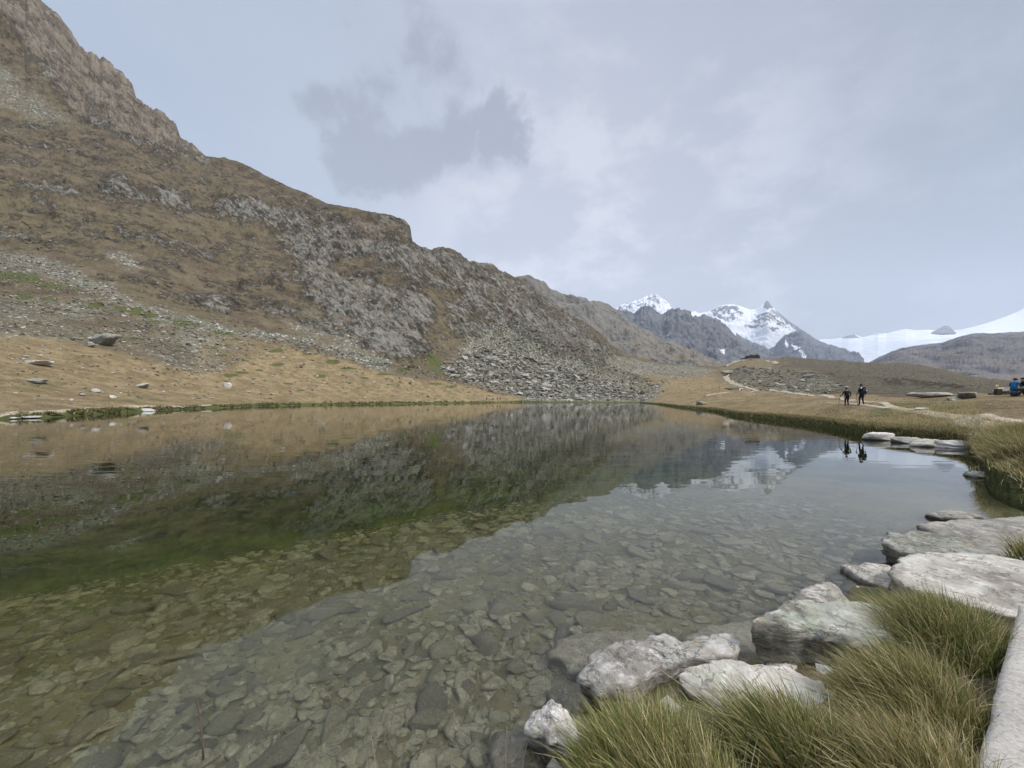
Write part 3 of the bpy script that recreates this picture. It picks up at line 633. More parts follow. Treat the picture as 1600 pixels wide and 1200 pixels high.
def glac(px, py, X, Y, Z, r):
    rk = soft(px + 4 * r, py, [(1316, 529), (1325, 524), (1336, 522), (1346, 528)]) + soft(px, py, [(1366, 524), (1374, 518), (1382, 522)]) * .6 + soft(px, py, [(1400, 517), (1412, 512), (1424, 519)]) * .4
    sn = 1.0 - 0.8 * rk; crev = sstep(fbm(px * 0.05 + py * .4, py * 1.1 - px * .06, 0, 4, 47), .05, .4)
    sn = sn - .10 * crev
    band = fbm(px * 0.02 + py * 0.12, py * 0.5 + px * 0.05, 0, 5, 44)
    sn = sn - 0.25 * sstep(py, 530, 545) * (band > 0.28)
    return sn, np.clip(0.30 + 0.55 * sstep(py + 5 * band, 524, 540) + 0.5 * crev, 0, 1) * (1 - sstep(px, 1500, 1560)), 0 * px
mountain('glacier', [(1240, 560), (1270, 535), (1282, 530), (1300, 530), (1315, 528), (1326, 524), (1336, 523), (1348, 527), (1365, 523), (1372, 520), (1385, 521), (1400, 517), (1415, 514), (1432, 516), (1450, 515), (1470, 517), (1500, 515), (1520, 511), (1545, 504), (1568, 496), (1588, 488), (1600, 482), (1660, 455), (1800, 400), (2000, 360)],
         [(1240, 566), (1300, 566), (1400, 572), (2000, 590)], [(1240, 7200), (2000, 8200)], [(1240, 3000), (2000, 3600)], 1.0, 150, 0.6, 0.003, MS, glac, 7, 0.12, 0.03, 0.5)
mountain('rock_spire', [(1455, 520), (1461, 516), (1468, 513), (1473, 510), (1478, 508), (1483, 510), (1488, 515), (1494, 519)], [(1455, 521), (1494, 521)], [(1455, 7000), (1494, 7000)], [(1455, 6800), (1494, 6800)], 0.5, 26, 6, 0.01, MF,
         lambda px, py, X, Y, Z, r: (0.35 + 0 * px, 0 * px, 0 * px), 3, 2.2, 0.45)
mountain('moraine_mountain', [(1345, 575), (1372, 561), (1390, 553), (1410, 546), (1428, 542), (1450, 538), (1470, 536), (1480, 533), (1494, 528), (1506, 524), (1520, 521), (1535, 520), (1552, 521), (1575, 519), (1600, 518), (1640, 515), (1800, 505), (2000, 500)],
         [(1345, 612), (2000, 640)], [(1345, 2300), (2000, 2500)], [(1345, 700), (2000, 600)], 1.2, 170, 45, 0.006, MR,
         lambda px, py, X, Y, Z, r: (0.1 * soft(px, py, [(1380, 540), (1520, 530), (1480, 560), (1380, 562)]), 0 * px, 0.5 * sstep(py, 535, 600) + 0.2), 51, 1.0, 0.12)

# the air between: faint haze over the far peaks
hz = mesh_from('haze', [(x, y, z_) for z_ in (-16, 3400) for (x, y) in ((-9500, -400), (14500, -400), (14500, 11500), (-9500, 11500))],
               [(0, 3, 2, 1), (4, 5, 6, 7), (0, 1, 5, 4), (1, 2, 6, 5), (2, 3, 7, 6), (3, 0, 4, 7)], False)
m, N = new_mat('pale_haze')
pv = N.n.new('ShaderNodeVolumePrincipled'); pv.inputs['Color'].default_value = (0.84, 0.90, 0.98, 1); pv.inputs['Density'].default_value = 4.6e-5
o = N.n.new('ShaderNodeOutputMaterial'); N.l.new(pv.outputs[0], o.inputs['Volume'])
tag(link('haze', hz, m), kind='stuff')

# ------------------------------------------------------------------ stones
import bmesh
def ico(sub):
    bm = bmesh.new(); bmesh.ops.create_icosphere(bm, subdivisions=sub, radius=1)
    v = np.array([x.co[:] for x in bm.verts]); f = np.array([[q.index for q in p.verts] for p in bm.faces]); bm.free(); return v, f
ICO = {k: ico(k) for k in (1, 2, 3, 4, 5)}
def rock_verts(rng, sub=3, dims=(1, 1, 0.6), planes=11, rough=0.05, freq=2.0, strata=0.0, seed=None):
    """a faceted boulder: a random convex block, roughened; rests with its underside at z = -dims z"""
    v, f = ICO[sub]; d = v / np.linalg.norm(v, axis=1)[:, None]
    n = rng.normal(size=(planes, 3)); n /= np.linalg.norm(n, axis=1)[:, None]
    n = np.concatenate([n, [[0, 0, 1], [0, 0, -1]]]); h = np.concatenate([rng.uniform(0.55, 1.0, planes), [rng.uniform(.7, .9), .8]])
    dot = d @ n.T; r = np.where(dot > 0.05, h / np.maximum(dot, 0.05), 9).min(1); r = np.minimum(r, 1.5)
    sd = rng.integers(1, 9999) if seed is None else seed
    q = d * r[:, None]
    r = r * (1 + rough * fbm(q[:, 0] * freq + 3, q[:, 1] * freq, q[:, 2] * freq * (1 + 2.5 * strata) + 1, 5, sd, 0.6))
    q = d * r[:, None]
    if strata: q[:, :2] *= (1 + strata * 0.10 * vnoise(q[:, 2] * 9 + 0 * q[:, 0], 0 * q[:, 0], 0, sd + 2))[:, None]
    return q * np.array(dims), f
def rotz(v, a): c, s = math.cos(a), math.sin(a); return np.stack([v[:, 0] * c - v[:, 1] * s, v[:, 0] * s + v[:, 1] * c, v[:, 2]], 1)
def rotm(v, e): return v @ np.array(Euler(e).to_matrix()).T
def scatter_rocks(name, pts, sizes, mat, rng, flat=0.72, label=None, cat=None, sub=1):
    """many small stones as one piece of ground cover"""
    base = [rock_verts(rng, sub, (1, rng.uniform(.6, .95), flat * rng.uniform(.7, 1.2)), 7, 0.08) for _ in range(10)]
    Vs, Fs, k = [], [], 0
    for p, s_ in zip(pts, sizes):
        v, f = base[rng.integers(10)]
        w = rotm(v * s_, (rng.uniform(-.5, .5), rng.uniform(-.5, .5), rng.uniform(0, 6.3))) + np.array(p)
        Vs.append(w); Fs.append(f + k); k += len(v)
    me = mesh_from(name, np.concatenate(Vs), np.concatenate(Fs), False)
    cv = np.repeat(rng.uniform(0, 1, (len(pts), 3)), len(base[0][0]), 0); set_col(me, 'var', cv)
    return tag(link(name, me, mat), label, cat, kind='stuff')
m, N = new_mat('loose_stone'); P = N.n.new('ShaderNodeNewGeometry').outputs['Position']
vs = N.n.new('ShaderNodeSeparateColor'); N.l.new(attr(N, 'var'), vs.inputs[0])
c = N.mix(vs.outputs[0], (0.115, 0.10, 0.074), (0.27, 0.248, 0.197)); c = N.mix(N.m('MULTIPLY', N.ss(vs.outputs[1], .6, .9), .6), c, (0.25, 0.26, 0.20))
c = N.mix(N.m('MULTIPLY', N.ss(vs.outputs[2], .8, .95), .7), c, (0.50, 0.48, 0.45)); c = N.mix(N.ss(N.noise(P, 3.0, 7, .75), .55, .4), c, N.mix(0.6, c, (0.06, 0.055, 0.045)))
finish(N, c, 0.95, N.bump(N.noise(P, 4, 7, .7), 1, .08), 0.1); M['loose'] = m

rng = np.random.default_rng(7)
# --- where the photograph shows fields of stones on the slopes (rows, columns, chance, size in pixels)
def in_regions(n, polys, rng):
    out = []
    P = np.array([p for q in polys for p in q]); x0, y0 = P.min(0); x1, y1 = P.max(0)
    while len(out) < n:
        x, y = rng.uniform(x0, x1), rng.uniform(y0, y1)
        if any(inpoly(np.array([x]), np.array([y]), q)[0] for q in polys): out.append((x, y))
    return out
F_TALUS = [(680, 570), (760, 545), (860, 570), (960, 600), (1005, 612), (1010, 627), (850, 627), (790, 612), (700, 592)]
F_TALUS2 = [(800, 500), (880, 530), (960, 575), (1050, 600), (1000, 606), (900, 585), (800, 560), (740, 545)]
F_ROCKS = [(1165, 580), (1200, 574), (1260, 582), (1300, 592), (1330, 608), (1300, 616), (1180, 611), (1150, 600)]
F_LEFT = [(0, 455), (150, 470), (300, 505), (400, 540), (360, 575), (280, 572), (210, 550), (130, 535), (0, 520)]
F_SCREE = [(0, 390), (80, 405), (170, 450), (250, 478), (420, 520), (560, 555), (500, 560), (330, 515), (150, 470), (0, 445)]
F_GAP = [(250, 555), (330, 560), (350, 580), (300, 588), (250, 575)]
pts, sz = [], []
def stones(n, polys, lo, hi, p=3.0):
    for x, y in in_regions(n, polys, rng):
        q = at(x, y); s_ = (lo + (hi - lo) * rng.random() ** p) * q.y / F * 0.5
        pts.append((q.x, q.y, q.z + s_ * 0.15)); sz.append(s_)
stones(5200, [F_TALUS], 1.2, 8, 4); stones(3000, [[(640, 545), (720, 520), (800, 500), (900, 540), (1000, 590), (1040, 612), (1010, 628), (840, 628), (760, 612), (670, 592)]], 1.0, 4.5, 3); stones(900, [[(560, 560), (660, 575), (700, 595), (640, 590)], [(430, 525), (560, 552), (600, 575), (470, 548)]], 1.0, 4, 3); stones(2200, [F_TALUS2], 1.2, 4.5); stones(800, [F_ROCKS], 1.0, 5.0)
stones(1500, [F_LEFT], 1.5, 6); stones(1500, [F_SCREE], 1.2, 4.5); stones(260, [F_GAP], 1.5, 6)
stones(1500, [[(300, 500), (700, 590), (820, 624), (300, 626), (0, 640), (0, 530)]], 1.2, 6, 3.5)
stones(500, [[(1040, 600), (1140, 598), (1240, 616), (1600, 625), (1600, 650), (1400, 640), (1100, 620)]], 0.8, 3, 3)
stones(600, [[(1230, 562), (1400, 572), (1500, 590), (1560, 600), (1500, 616), (1300, 612)]], 0.8, 2.6, 3)
stones(900, [[(820, 440), (960, 520), (1110, 575), (1000, 598), (880, 560)]], 0.8, 2.6, 3); stones(500, [[(0, 200), (300, 260), (600, 350), (420, 420), (300, 480), (0, 380)]], 1, 4, 4)
scatter_rocks('loose_scree', pts, sz, M['loose'], rng)

VAR = {}
def rock_mesh(kind, i):
    k = (kind, i)
    if k not in VAR:
        r_ = np.random.default_rng(100 + i)
        v, f = rock_verts(r_, 4, (1, r_.uniform(.6, .95), r_.uniform(.4, .62)), int(r_.integers(6, 10)), 0.09, 2.2, 0.5)
        me = mesh_from(kind, v, f, True); me.materials.append(M[{'boulder': 'hillstone', 'pale_stone': 'palehill', 'submerged_stone': 'bedstone'}[kind]]); VAR[k] = me
    return VAR[k]
# --- single boulders of the talus: individuals
for x, y in in_regions(110, [F_TALUS], rng):
    q = at(x, y); s_ = rng.uniform(6, 13) * q.y / F * .5
    o = link('boulder', rock_mesh('boulder', rng.integers(12)), None, None, (q.x, q.y, q.z + .1 * s_), (rng.uniform(-.4, .4), rng.uniform(-.4, .4), rng.uniform(0, 6.3))); o.scale = (s_,) * 3
    tag(o, 'angular grey green boulder in the %s of the talus field above the far shore' % ('left third' if x < 790 else 'middle' if x < 900 else 'right third'), 'boulder', 'boulders of the talus field, %s' % ('left' if x < 790 else 'middle' if x < 900 else 'right'))
for x, y in in_regions(45, [F_ROCKS], rng):
    q = at(x, y); s_ = rng.uniform(4, 9) * q.y / F * .5
    o = link('boulder', rock_mesh('boulder', rng.integers(12)), None, None, (q.x, q.y, q.z), (rng.uniform(-.3, .3), rng.uniform(-.3, .3), rng.uniform(0, 6.3))); o.scale = (s_, s_, s_ * .7)
    tag(o, 'brownish grey boulder in the %s half of the rock field below the hut knoll' % ('left' if x < 1235 else 'right'), 'boulder', 'boulders of the rock field below the hut, %s half' % ('left' if x < 1235 else 'right'))
for x, y, w in [(57, 596, 0)][:0]: pass
for x, y in [(15, 561), (40, 558), (66, 541), (125, 614), (152, 612), (268, 524), (340, 563), (350, 569), (372, 560), (398, 560), (417, 555), (352, 601), (412, 595), (440, 584), (455, 612), (478, 590), (480, 607), (387, 612), (425, 615),
             (300, 600), (245, 587), (148, 585), (265, 563), (128, 556), (97, 625), (505, 602), (530, 610), (470, 571), (395, 620), (330, 622), (225, 579), (320, 540)]:
    q = at(x, y); s_ = rng.uniform(1.5, 3.2) * q.y / F
    o = link('pale_stone', rock_mesh('pale_stone', rng.integers(12)), None, None, (q.x, q.y, q.z + .05), (rng.uniform(-.2, .2), rng.uniform(-.2, .2), rng.uniform(0, 6.3))); o.scale = (s_, s_ * .9, s_ * .55)
    tag(o, 'small pale stone lying loose on the dry grass slope, %s' % ('left of the big solitary boulder' if x < 163 else 'between big boulder and upright stone' if x < 357 else 'right of the upright stone'), 'stone', 'pale stones on the left meadow slope, ' + ('far left' if x < 163 else 'middle' if x < 357 else 'right'))
def hill_rock(x, y, wpx, hpx, mat, name, label, cat, seed, rz=0.0, deep=0.7, planes=10, tilt=(0, 0)):
    q = at(x, y); k = q.y / F; r_ = np.random.default_rng(seed)
    v, f = rock_verts(r_, 4, (wpx * k / 2, wpx * k / 2 * deep, hpx * k / 1.5), planes, 0.10, 2.2, 0.5)
    o = link(name, mesh_from(name, rotz(v, rz), f), M[mat], None, (q.x, q.y, q.z + hpx * k * 0.28), (tilt[0], tilt[1], 0)); tag(o, label, cat); return o
hill_rock(163, 538, 36, 19, 'greenrock', 'boulder', 'big solitary grey green boulder on the slope above the left meadow', 'boulder', 5)
hill_rock(140, 541, 14, 8, 'palehill', 'boulder', 'small pale boulder leaning against the left side of the big green boulder', 'boulder', 6)
hill_rock(52, 570, 34, 6, 'palehill', 'flat_stone', 'long low pinkish slab lying on golden grass far left', 'stone', 7, 0.1)
hill_rock(57, 598, 40, 8, 'greenrock', 'flat_stone', 'flat greenish slab sunk in the golden grass below the pinkish slab', 'stone', 8, -0.2)
hill_rock(223, 605, 20, 8, 'palehill', 'flat_stone', 'narrow tilted pale slab in the middle of the left meadow', 'stone', 9, -0.6)
hill_rock(147, 612, 16, 5, 'palehill', 'flat_stone', 'long narrow pale slab in the left meadow above the shore path', 'stone', 10, -0.4)
hill_rock(128, 619, 11, 5, 'palehill', 'stone', 'rounded pale stone just left of the long narrow slab', 'stone', 11)
hill_rock(176, 622, 12, 5, 'palehill', 'stone', 'pale stone closest above the left shore path', 'stone', 12, -.4)
hill_rock(357, 606, 12, 9, 'palehill', 'stone', 'pale upright stone in the meadow, largest white dot on the left slope', 'stone', 13)
hill_rock(228, 645, 17, 6, 'palehill', 'stone', 'pale grey stone at the waterline of the left shore', 'stone', 14)
hill_rock(22, 654.5, 14, 3, 'palehill', 'flat_stone', 'shorter of two white flat stones at the far left waterline', 'stone', 15)
hill_rock(46, 653, 26, 3.5, 'palehill', 'flat_stone', 'longer of two white flat stones at the far left waterline', 'stone', 16)
hill_rock(1095, 633, 15, 7, 'greenrock', 'boulder', 'lone rounded boulder on the grass near the start of the right shore', 'boulder', 17)
hill_rock(1142, 583.5, 20, 5, 'greenrock', 'rock_outcrop', 'dark low rock outcrop on the slope below the hut', 'rock', 18)
hill_rock(1460, 620, 58, 9, 'slab', 'rock_slab', 'long flat pale grey rock slab in the meadow right of the hikers', 'rock', 19, 0.05, .5, 8)
hill_rock(1512, 622, 32, 11, 'greenrock', 'boulder', 'rounded dark grey boulder beside the long flat slab in the meadow', 'boulder', 20)
hill_rock(1490, 625, 20, 5, 'greenrock', 'boulder', 'low grey rock between the long flat slab and the rounded boulder', 'boulder', 28)
hill_rock(1576, 616, 50, 14, 'greenrock', 'boulder', 'grey boulder that the person in the blue jacket sits on', 'boulder', 21, 0, .5)
hill_rock(1440, 640, 46, 3.5, 'palehill', 'flat_stone', 'pale worn flat stone embedded in the footpath right of the hikers', 'stone', 22, 0.25, 0.3)
hill_rock(1147, 609, 26, 5, 'greenrock', 'boulder', 'flat grey boulder carrying the red and white trail mark', 'boulder', 23, .1)

# ------------------------------------------------------------------ foreground shore stones
def Wp(px, py, z): Y = (H - z) * F / (py - HZ); return ((px - 800) / F * Y, Y, z)
def slab_stone(name, outline, ztop, zbot, mat, label, cat, seed, rough=0.02, dome=0.02, under=0.85, tilt=(0, 0), nseg=150, foli=0.012, chip=0.03):
    """a split slab of schist: irregular outline, rounded broken edges, foliated sides; a solid stone of its own thickness"""
    P = np.array([Wp(x, y, ztop) for x, y in outline])[:, :2]; c = P.mean(0); P = P - c
    Pc = np.vstack([P, P[:1]]); L = np.r_[0, np.cumsum(np.hypot(*np.diff(Pc, axis=0).T))]; s = np.linspace(0, L[-1], nseg + 1)[:-1]
    ox, oy = np.interp(s, L, Pc[:, 0]), np.interp(s, L, Pc[:, 1])
    k = np.array([.25, .5, .25])
    for _ in range(1): ox = np.convolve(np.r_[ox[-1], ox, ox[0]], k, 'valid'); oy = np.convolve(np.r_[oy[-1], oy, oy[0]], k, 'valid')
    rad = np.hypot(ox, oy); j = 1 + (chip * 2.2 / np.maximum(rad, .1)) * fbm(ox * 9, oy * 9, 0, 4, seed); ox, oy = ox * j, oy * j
    rings = [(f, 1.0, 0) for f in np.linspace(0.02, 0.93, 26)] + [(0.965, .985, 0), (0.985, .95, 0), (1.0, .86, 0)]
    th = ztop - zbot; V_ = []
    for f, _, _ in rings:
        x, y = ox * f, oy * f; e = max(0, (f - .93) / .07)
        zz = dome * (1 - f * f) - 0.016 * min(th, .35) / .35 * e ** 2 + rough * fbm(x * 5 + seed, y * 5, 0, 6, seed + 1, .58)
        zz = zz + foli * (np.floor(3 * fbm((x + .5 * y) * 3.5, (y - .3 * x) * 2.0, 0, 3, seed + 4)) / 3)
        V_.append(np.stack([x, y, zz], 1))
    ns = 16
    for i in range(1, ns + 1):
        q = i / ns; f = 1.0 + (under - 1) * q ** 1.3 + 0.012 * math.sin(i * 2.3)
        lay = 0.030 / 3 * np.round(3 * vnoise(np.full(nseg, q * th * 26.0), s * 1.2, 0, seed + 7)) + 0.02 * fbm(s * 2, np.full(nseg, q * th * 4), 0, 4, seed + 9)
        x, y = ox * f, oy * f; r = np.maximum(np.hypot(x, y), .05)
        x = x * (1 + lay / r); y = y * (1 + lay / r); V_.append(np.stack([x, y, np.full(nseg, -0.016 * min(th, .35) / .35 - q * (th - .016)) + rough * fbm(ox * 5 + seed, oy * 5, 0, 3, seed + 1) * (1 - q)], 1))
    V_ = np.array(V_); nr = len(V_)
    i = np.arange(nr * nseg).reshape(nr, nseg); n2 = np.roll(i, -1, 1)
    Fq = np.stack([i[:-1], i[1:], n2[1:], n2[:-1]], -1).reshape(-1, 4)[:, ::-1]
    Vv = V_.reshape(-1, 3); top = len(Vv); Vv = np.vstack([Vv, [[0, 0, V_[0][:, 2].mean()]], [[0, 0, zbot - ztop]]])
    tri = [(top, i[0, a], n2[0, a], n2[0, a]) for a in range(nseg)]
    bm = bmesh.new(); bv = [bm.verts.new(v) for v in rotm(Vv, (tilt[0], tilt[1], 0))]
    for q in Fq: bm.faces.new([bv[a] for a in q])
    for a in range(nseg): bm.faces.new([bv[top], bv[n2[0, a]], bv[i[0, a]]][::-1]); bm.faces.new([bv[top + 1], bv[i[-1, a]], bv[n2[-1, a]]][::-1])
    bmesh.ops.recalc_face_normals(bm, faces=bm.faces)
    for q in bm.faces: q.smooth = True
    me = bpy.data.meshes.new(name); bm.to_mesh(me); bm.free()
    o = link(name, me, M[mat], None, (c[0], c[1], ztop)); return tag(o, label, cat)
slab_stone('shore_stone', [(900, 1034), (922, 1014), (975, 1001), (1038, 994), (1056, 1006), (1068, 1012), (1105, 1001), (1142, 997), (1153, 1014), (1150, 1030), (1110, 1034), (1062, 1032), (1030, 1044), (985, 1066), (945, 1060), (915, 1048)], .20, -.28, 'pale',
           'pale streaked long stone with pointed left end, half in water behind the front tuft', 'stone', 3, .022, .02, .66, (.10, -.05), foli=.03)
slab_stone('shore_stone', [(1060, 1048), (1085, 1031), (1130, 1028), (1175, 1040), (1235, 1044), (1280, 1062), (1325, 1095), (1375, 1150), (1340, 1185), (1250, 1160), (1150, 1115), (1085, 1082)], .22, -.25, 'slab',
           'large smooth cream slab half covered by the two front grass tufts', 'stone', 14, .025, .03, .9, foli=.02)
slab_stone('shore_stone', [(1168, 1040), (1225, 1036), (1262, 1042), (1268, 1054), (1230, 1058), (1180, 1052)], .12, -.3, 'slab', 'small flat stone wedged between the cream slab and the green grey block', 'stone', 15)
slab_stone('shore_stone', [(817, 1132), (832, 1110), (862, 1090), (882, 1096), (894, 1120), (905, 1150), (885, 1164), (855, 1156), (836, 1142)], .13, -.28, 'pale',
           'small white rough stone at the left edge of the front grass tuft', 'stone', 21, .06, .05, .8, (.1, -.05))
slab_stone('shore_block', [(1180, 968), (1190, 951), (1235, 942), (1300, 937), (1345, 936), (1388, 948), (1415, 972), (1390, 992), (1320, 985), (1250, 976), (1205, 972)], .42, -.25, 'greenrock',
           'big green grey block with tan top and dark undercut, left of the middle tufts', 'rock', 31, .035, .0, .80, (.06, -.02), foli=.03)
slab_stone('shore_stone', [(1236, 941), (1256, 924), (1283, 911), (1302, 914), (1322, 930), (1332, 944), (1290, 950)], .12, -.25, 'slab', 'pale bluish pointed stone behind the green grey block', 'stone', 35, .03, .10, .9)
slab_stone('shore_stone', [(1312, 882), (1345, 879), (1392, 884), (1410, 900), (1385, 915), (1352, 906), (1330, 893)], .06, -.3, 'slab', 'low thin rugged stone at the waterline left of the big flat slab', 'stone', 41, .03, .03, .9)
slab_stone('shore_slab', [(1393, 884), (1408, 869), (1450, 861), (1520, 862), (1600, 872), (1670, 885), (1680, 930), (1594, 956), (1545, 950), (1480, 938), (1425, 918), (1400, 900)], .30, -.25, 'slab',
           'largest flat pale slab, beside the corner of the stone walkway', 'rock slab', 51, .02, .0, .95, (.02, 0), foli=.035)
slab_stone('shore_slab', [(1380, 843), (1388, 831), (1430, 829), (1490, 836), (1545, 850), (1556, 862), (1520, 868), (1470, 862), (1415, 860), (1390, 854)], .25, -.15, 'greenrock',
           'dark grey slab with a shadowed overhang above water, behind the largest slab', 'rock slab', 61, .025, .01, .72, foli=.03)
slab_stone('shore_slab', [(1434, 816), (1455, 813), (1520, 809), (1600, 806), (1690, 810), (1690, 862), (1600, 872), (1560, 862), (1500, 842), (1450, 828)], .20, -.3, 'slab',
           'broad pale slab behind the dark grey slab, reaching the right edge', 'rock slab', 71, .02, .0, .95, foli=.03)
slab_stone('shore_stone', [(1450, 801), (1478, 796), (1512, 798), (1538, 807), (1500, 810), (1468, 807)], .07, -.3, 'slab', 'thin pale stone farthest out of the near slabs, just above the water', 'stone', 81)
def shore_rock(px, py, w, h, mat, label, seed, rz=0, d=.6, planes=5, z=0.0):
    X, Y, Z = Wp(px, py, z); k = Y / F; r_ = np.random.default_rng(seed)
    v, f = rock_verts(r_, 4, (w * k / 2, w * k / 2 * d, h * k), planes, .10, 2.4, .6)
    return tag(link('shore_stone', mesh_from('shore_stone', rotz(v, rz), f), M[mat], None, (X, Y, Z + .02)), label, 'stone')
shore_rock(1371, 687, 34, 13, 'palehill', 'white rounded stone in the water at the right bank, leftmost of the white row', 91)
shore_rock(1414, 692, 32, 9, 'palehill', 'small white stone second from left in the row at the right bank', 92)
shore_rock(1453, 697, 54, 13, 'slab', 'tilted slab with dark face and white rim, third in the right bank row', 93, -.2, .4, 6)
shore_rock(1502, 700, 62, 12, 'palehill', 'broad white flat stone against the tall grass mound, last in the row', 94, .1, .5, 7)
shore_rock(1524, 744, 44, 8, 'greenrock', 'dark flat stone in the water at the foot of the tall grass mound', 95, 0, .5, 8)
slab_stone('submerged_slab', [(858, 1030), (868, 1005), (930, 990), (1000, 990), (1060, 1005), (1060, 1040), (980, 1060), (900, 1055)], -.06, -.5, 'bedstone', 'large reddish brown slab under the water behind the pointed pale stone', 'rock slab', 96, .02, .03, .9)
slab_stone('submerged_slab', [(760, 1180), (780, 1150), (830, 1140), (900, 1160), (910, 1200), (840, 1230), (770, 1215)], -.08, -.5, 'bedstone', 'dark brown slab under the water beside the small white rough stone', 'rock slab', 97, .02, .06, .9)
slab_stone('submerged_slab', [(1060, 1010), (1100, 985), (1170, 975), (1200, 1000), (1190, 1030), (1120, 1030)], -.06, -.5, 'bedstone', 'brown slab under the water between the pale streaked stone and the block', 'rock slab', 98, .02, .05, .9)

# ------------------------------------------------------------------ stones on the lake bed
rng = np.random.default_rng(23); placed = []; n = 0; tries = 0
while n < 290 and tries < 20000:
    tries += 1
    y = rng.uniform(1.2, 6.8); x = rng.uniform(-1.35 * y - .3, min(0.95 * y, 5))
    s_ = -float(sdist(np.array([x]), np.array([y]))[0])
    if s_ < .08 or s_ > 4.8: continue
    cl_ = fbm(np.array([x * .8]), np.array([y * .8]), 0, 3, 41)[0]
    if rng.random() > .55 + 1.1 * cl_: continue
    r = 0.036 + 0.105 * rng.random() ** 2.0 + .009 * y
    if any((x - a) ** 2 + (y - b) ** 2 < (.72 * (r + c)) ** 2 for a, b, c in placed): continue
    placed.append((x, y, r)); n += 1
    zb_ = float(bed_z(np.array([x]), np.array([y]))[0])
    o = link('submerged_stone', rock_mesh('submerged_stone', rng.integers(14)), None, None, (x, y, zb_ + r * .18), (rng.uniform(-.3, .3), rng.uniform(-.3, .3), rng.uniform(0, 6.3)))
    o.scale = (r, r * rng.uniform(.7, 1), r * rng.uniform(.5, 1.0))
    zn = 'close to the shore stones' if s_ < 1.0 else 'in the middle shallows' if s_ < 2.6 else 'out where the shallows end'; sn = 'large' if r > .10 else 'small'
    tag(o, '%s angular olive grey stone under clear water, %s' % (sn, zn), 'stone', '%s stones on the lake bed %s' % (sn, zn))
m, N = new_mat('bed_pebbles'); P = N.n.new('ShaderNodeNewGeometry').outputs['Position']
vs = N.n.new('ShaderNodeSeparateColor'); N.l.new(attr(N, 'var'), vs.inputs[0])
c = N.mix(vs.outputs[0], (0.09, 0.075, 0.043), (0.20, 0.178, 0.12)); c = N.mix(N.m('MULTIPLY', vs.outputs[1], .5), c, (0.20, 0.21, 0.16)); finish(N, c, .8); M['pebble'] = m
vb_, fb_ = [], []; kk = 0; r2_ = np.random.default_rng(77); lib = [rock_verts(r2_, 3, (1, r2_.uniform(.6, .95), r2_.uniform(.35, .6)), int(r2_.integers(6, 9)), .08, 2.2, .4) for _ in range(12)]; c_ = 0
while c_ < 1500:
    y = 1.2 + 6.2 * r2_.random(); x = r2_.uniform(-1.4 * y - .3, min(1.0 * y, 5.5)); s_ = -float(sdist(np.array([x]), np.array([y]))[0])
    if s_ < .03 or s_ > 5.2 or r2_.random() > .6 + 1.2 * fbm(np.array([x * .9]), np.array([y * .9]), 0, 3, 43)[0]: continue
    v, f = lib[r2_.integers(12)]; r = (.022 + .045 * r2_.random()) * (1 + .10 * y)
    vb_.append(rotm(v * r, (r2_.uniform(-.35, .35), r2_.uniform(-.35, .35), r2_.uniform(0, 6.3))) + (x, y, float(bed_z(np.array([x]), np.array([y]))[0]) + r * .15)); fb_.append(f + kk); kk += len(v); c_ += 1
tag(link('lake_cobbles', mesh_from('lake_cobbles', np.concatenate(vb_), np.concatenate(fb_)), M['bedstone']), kind='stuff')
pts, sz = [], []
while len(pts) < 16000:
    y = 1.0 + 7.5 * rng.random() ** 1.2; x = rng.uniform(-1.4 * y - .3, min(1.1 * y, 6)); s_ = -float(sdist(np.array([x]), np.array([y]))[0])
    if s_ < -.05 or s_ > 5.5: continue
    pts.append((x, y, 0)); sz.append((.006 + .034 * rng.random() ** 2.5) * (1 + .12 * y))
pa = np.array(pts); pz = bed_z(pa[:, 0], pa[:, 1]); scatter_rocks('lake_gravel', [(a, b, z_ + .1 * s_) for (a, b, _), z_, s_ in zip(pts, pz, sz)], sz, M['pebble'], rng, .5)
pts = [(x, y, z_) for x, y in zip(rng.uniform(-1, 8, 900), rng.uniform(.5, 5.5, 900)) for z_ in [float(shore_z(np.array([x]), np.array([y]))[0])] if -.25 < z_ < .28]
scatter_rocks('shore_gravel', pts, list(.008 + .05 * rng.random(len(pts)) ** 3), M['loose'], rng, .5)

# ------------------------------------------------------------------ stone walkway at the right edge
m, N = new_mat('walkway_stone'); P = N.n.new('ShaderNodeNewGeometry').outputs['Position']
a = N.noise(P, 3, 6, .6); b = N.noise(P, 60, 5, .7); v = N.voro(P, 90, 'F1', 1); vs = N.n.new('ShaderNodeSeparateColor'); N.l.new(v, vs.inputs[0])
c = N.mix(N.ss(a, .35, .65), (0.25, 0.23, 0.20), (0.33, 0.305, 0.27)); c = N.mix(N.m('MULTIPLY', N.ss(b, .45, .62), .5), c, (0.40, 0.375, 0.335)); c = N.mix(N.m('MULTIPLY', N.ss(vs.outputs[0], .75, .9), .5), c, (0.16, 0.145, 0.12))
finish(N, c, .9, N.bump(N.m('ADD', b, N.m('MULTIPLY', a, .5)), .8, .006), .2); M['walk'] = m
A, B = np.array(Wp(1520, 1215, .44)[:2]), np.array(Wp(1592, 945, .44)[:2]); dr = (B - A) / np.linalg.norm(B - A); nrm = np.array([dr[1], -dr[0]])
L0, L1, ww = -2.2, np.linalg.norm(B - A) + .05, 1.5
us = np.linspace(L0, L1, 300); wsx = np.linspace(0, ww, 60); UU, WW = np.meshgrid(us, wsx, indexing='ij')
ej = 0.008 * fbm(UU * 4, 0 * UU, 0, 5, 61) * np.exp(-WW / .08)
px_ = A[0] + dr[0] * UU + nrm[0] * (WW + ej); py_ = A[1] + dr[1] * UU + nrm[1] * (WW + ej)
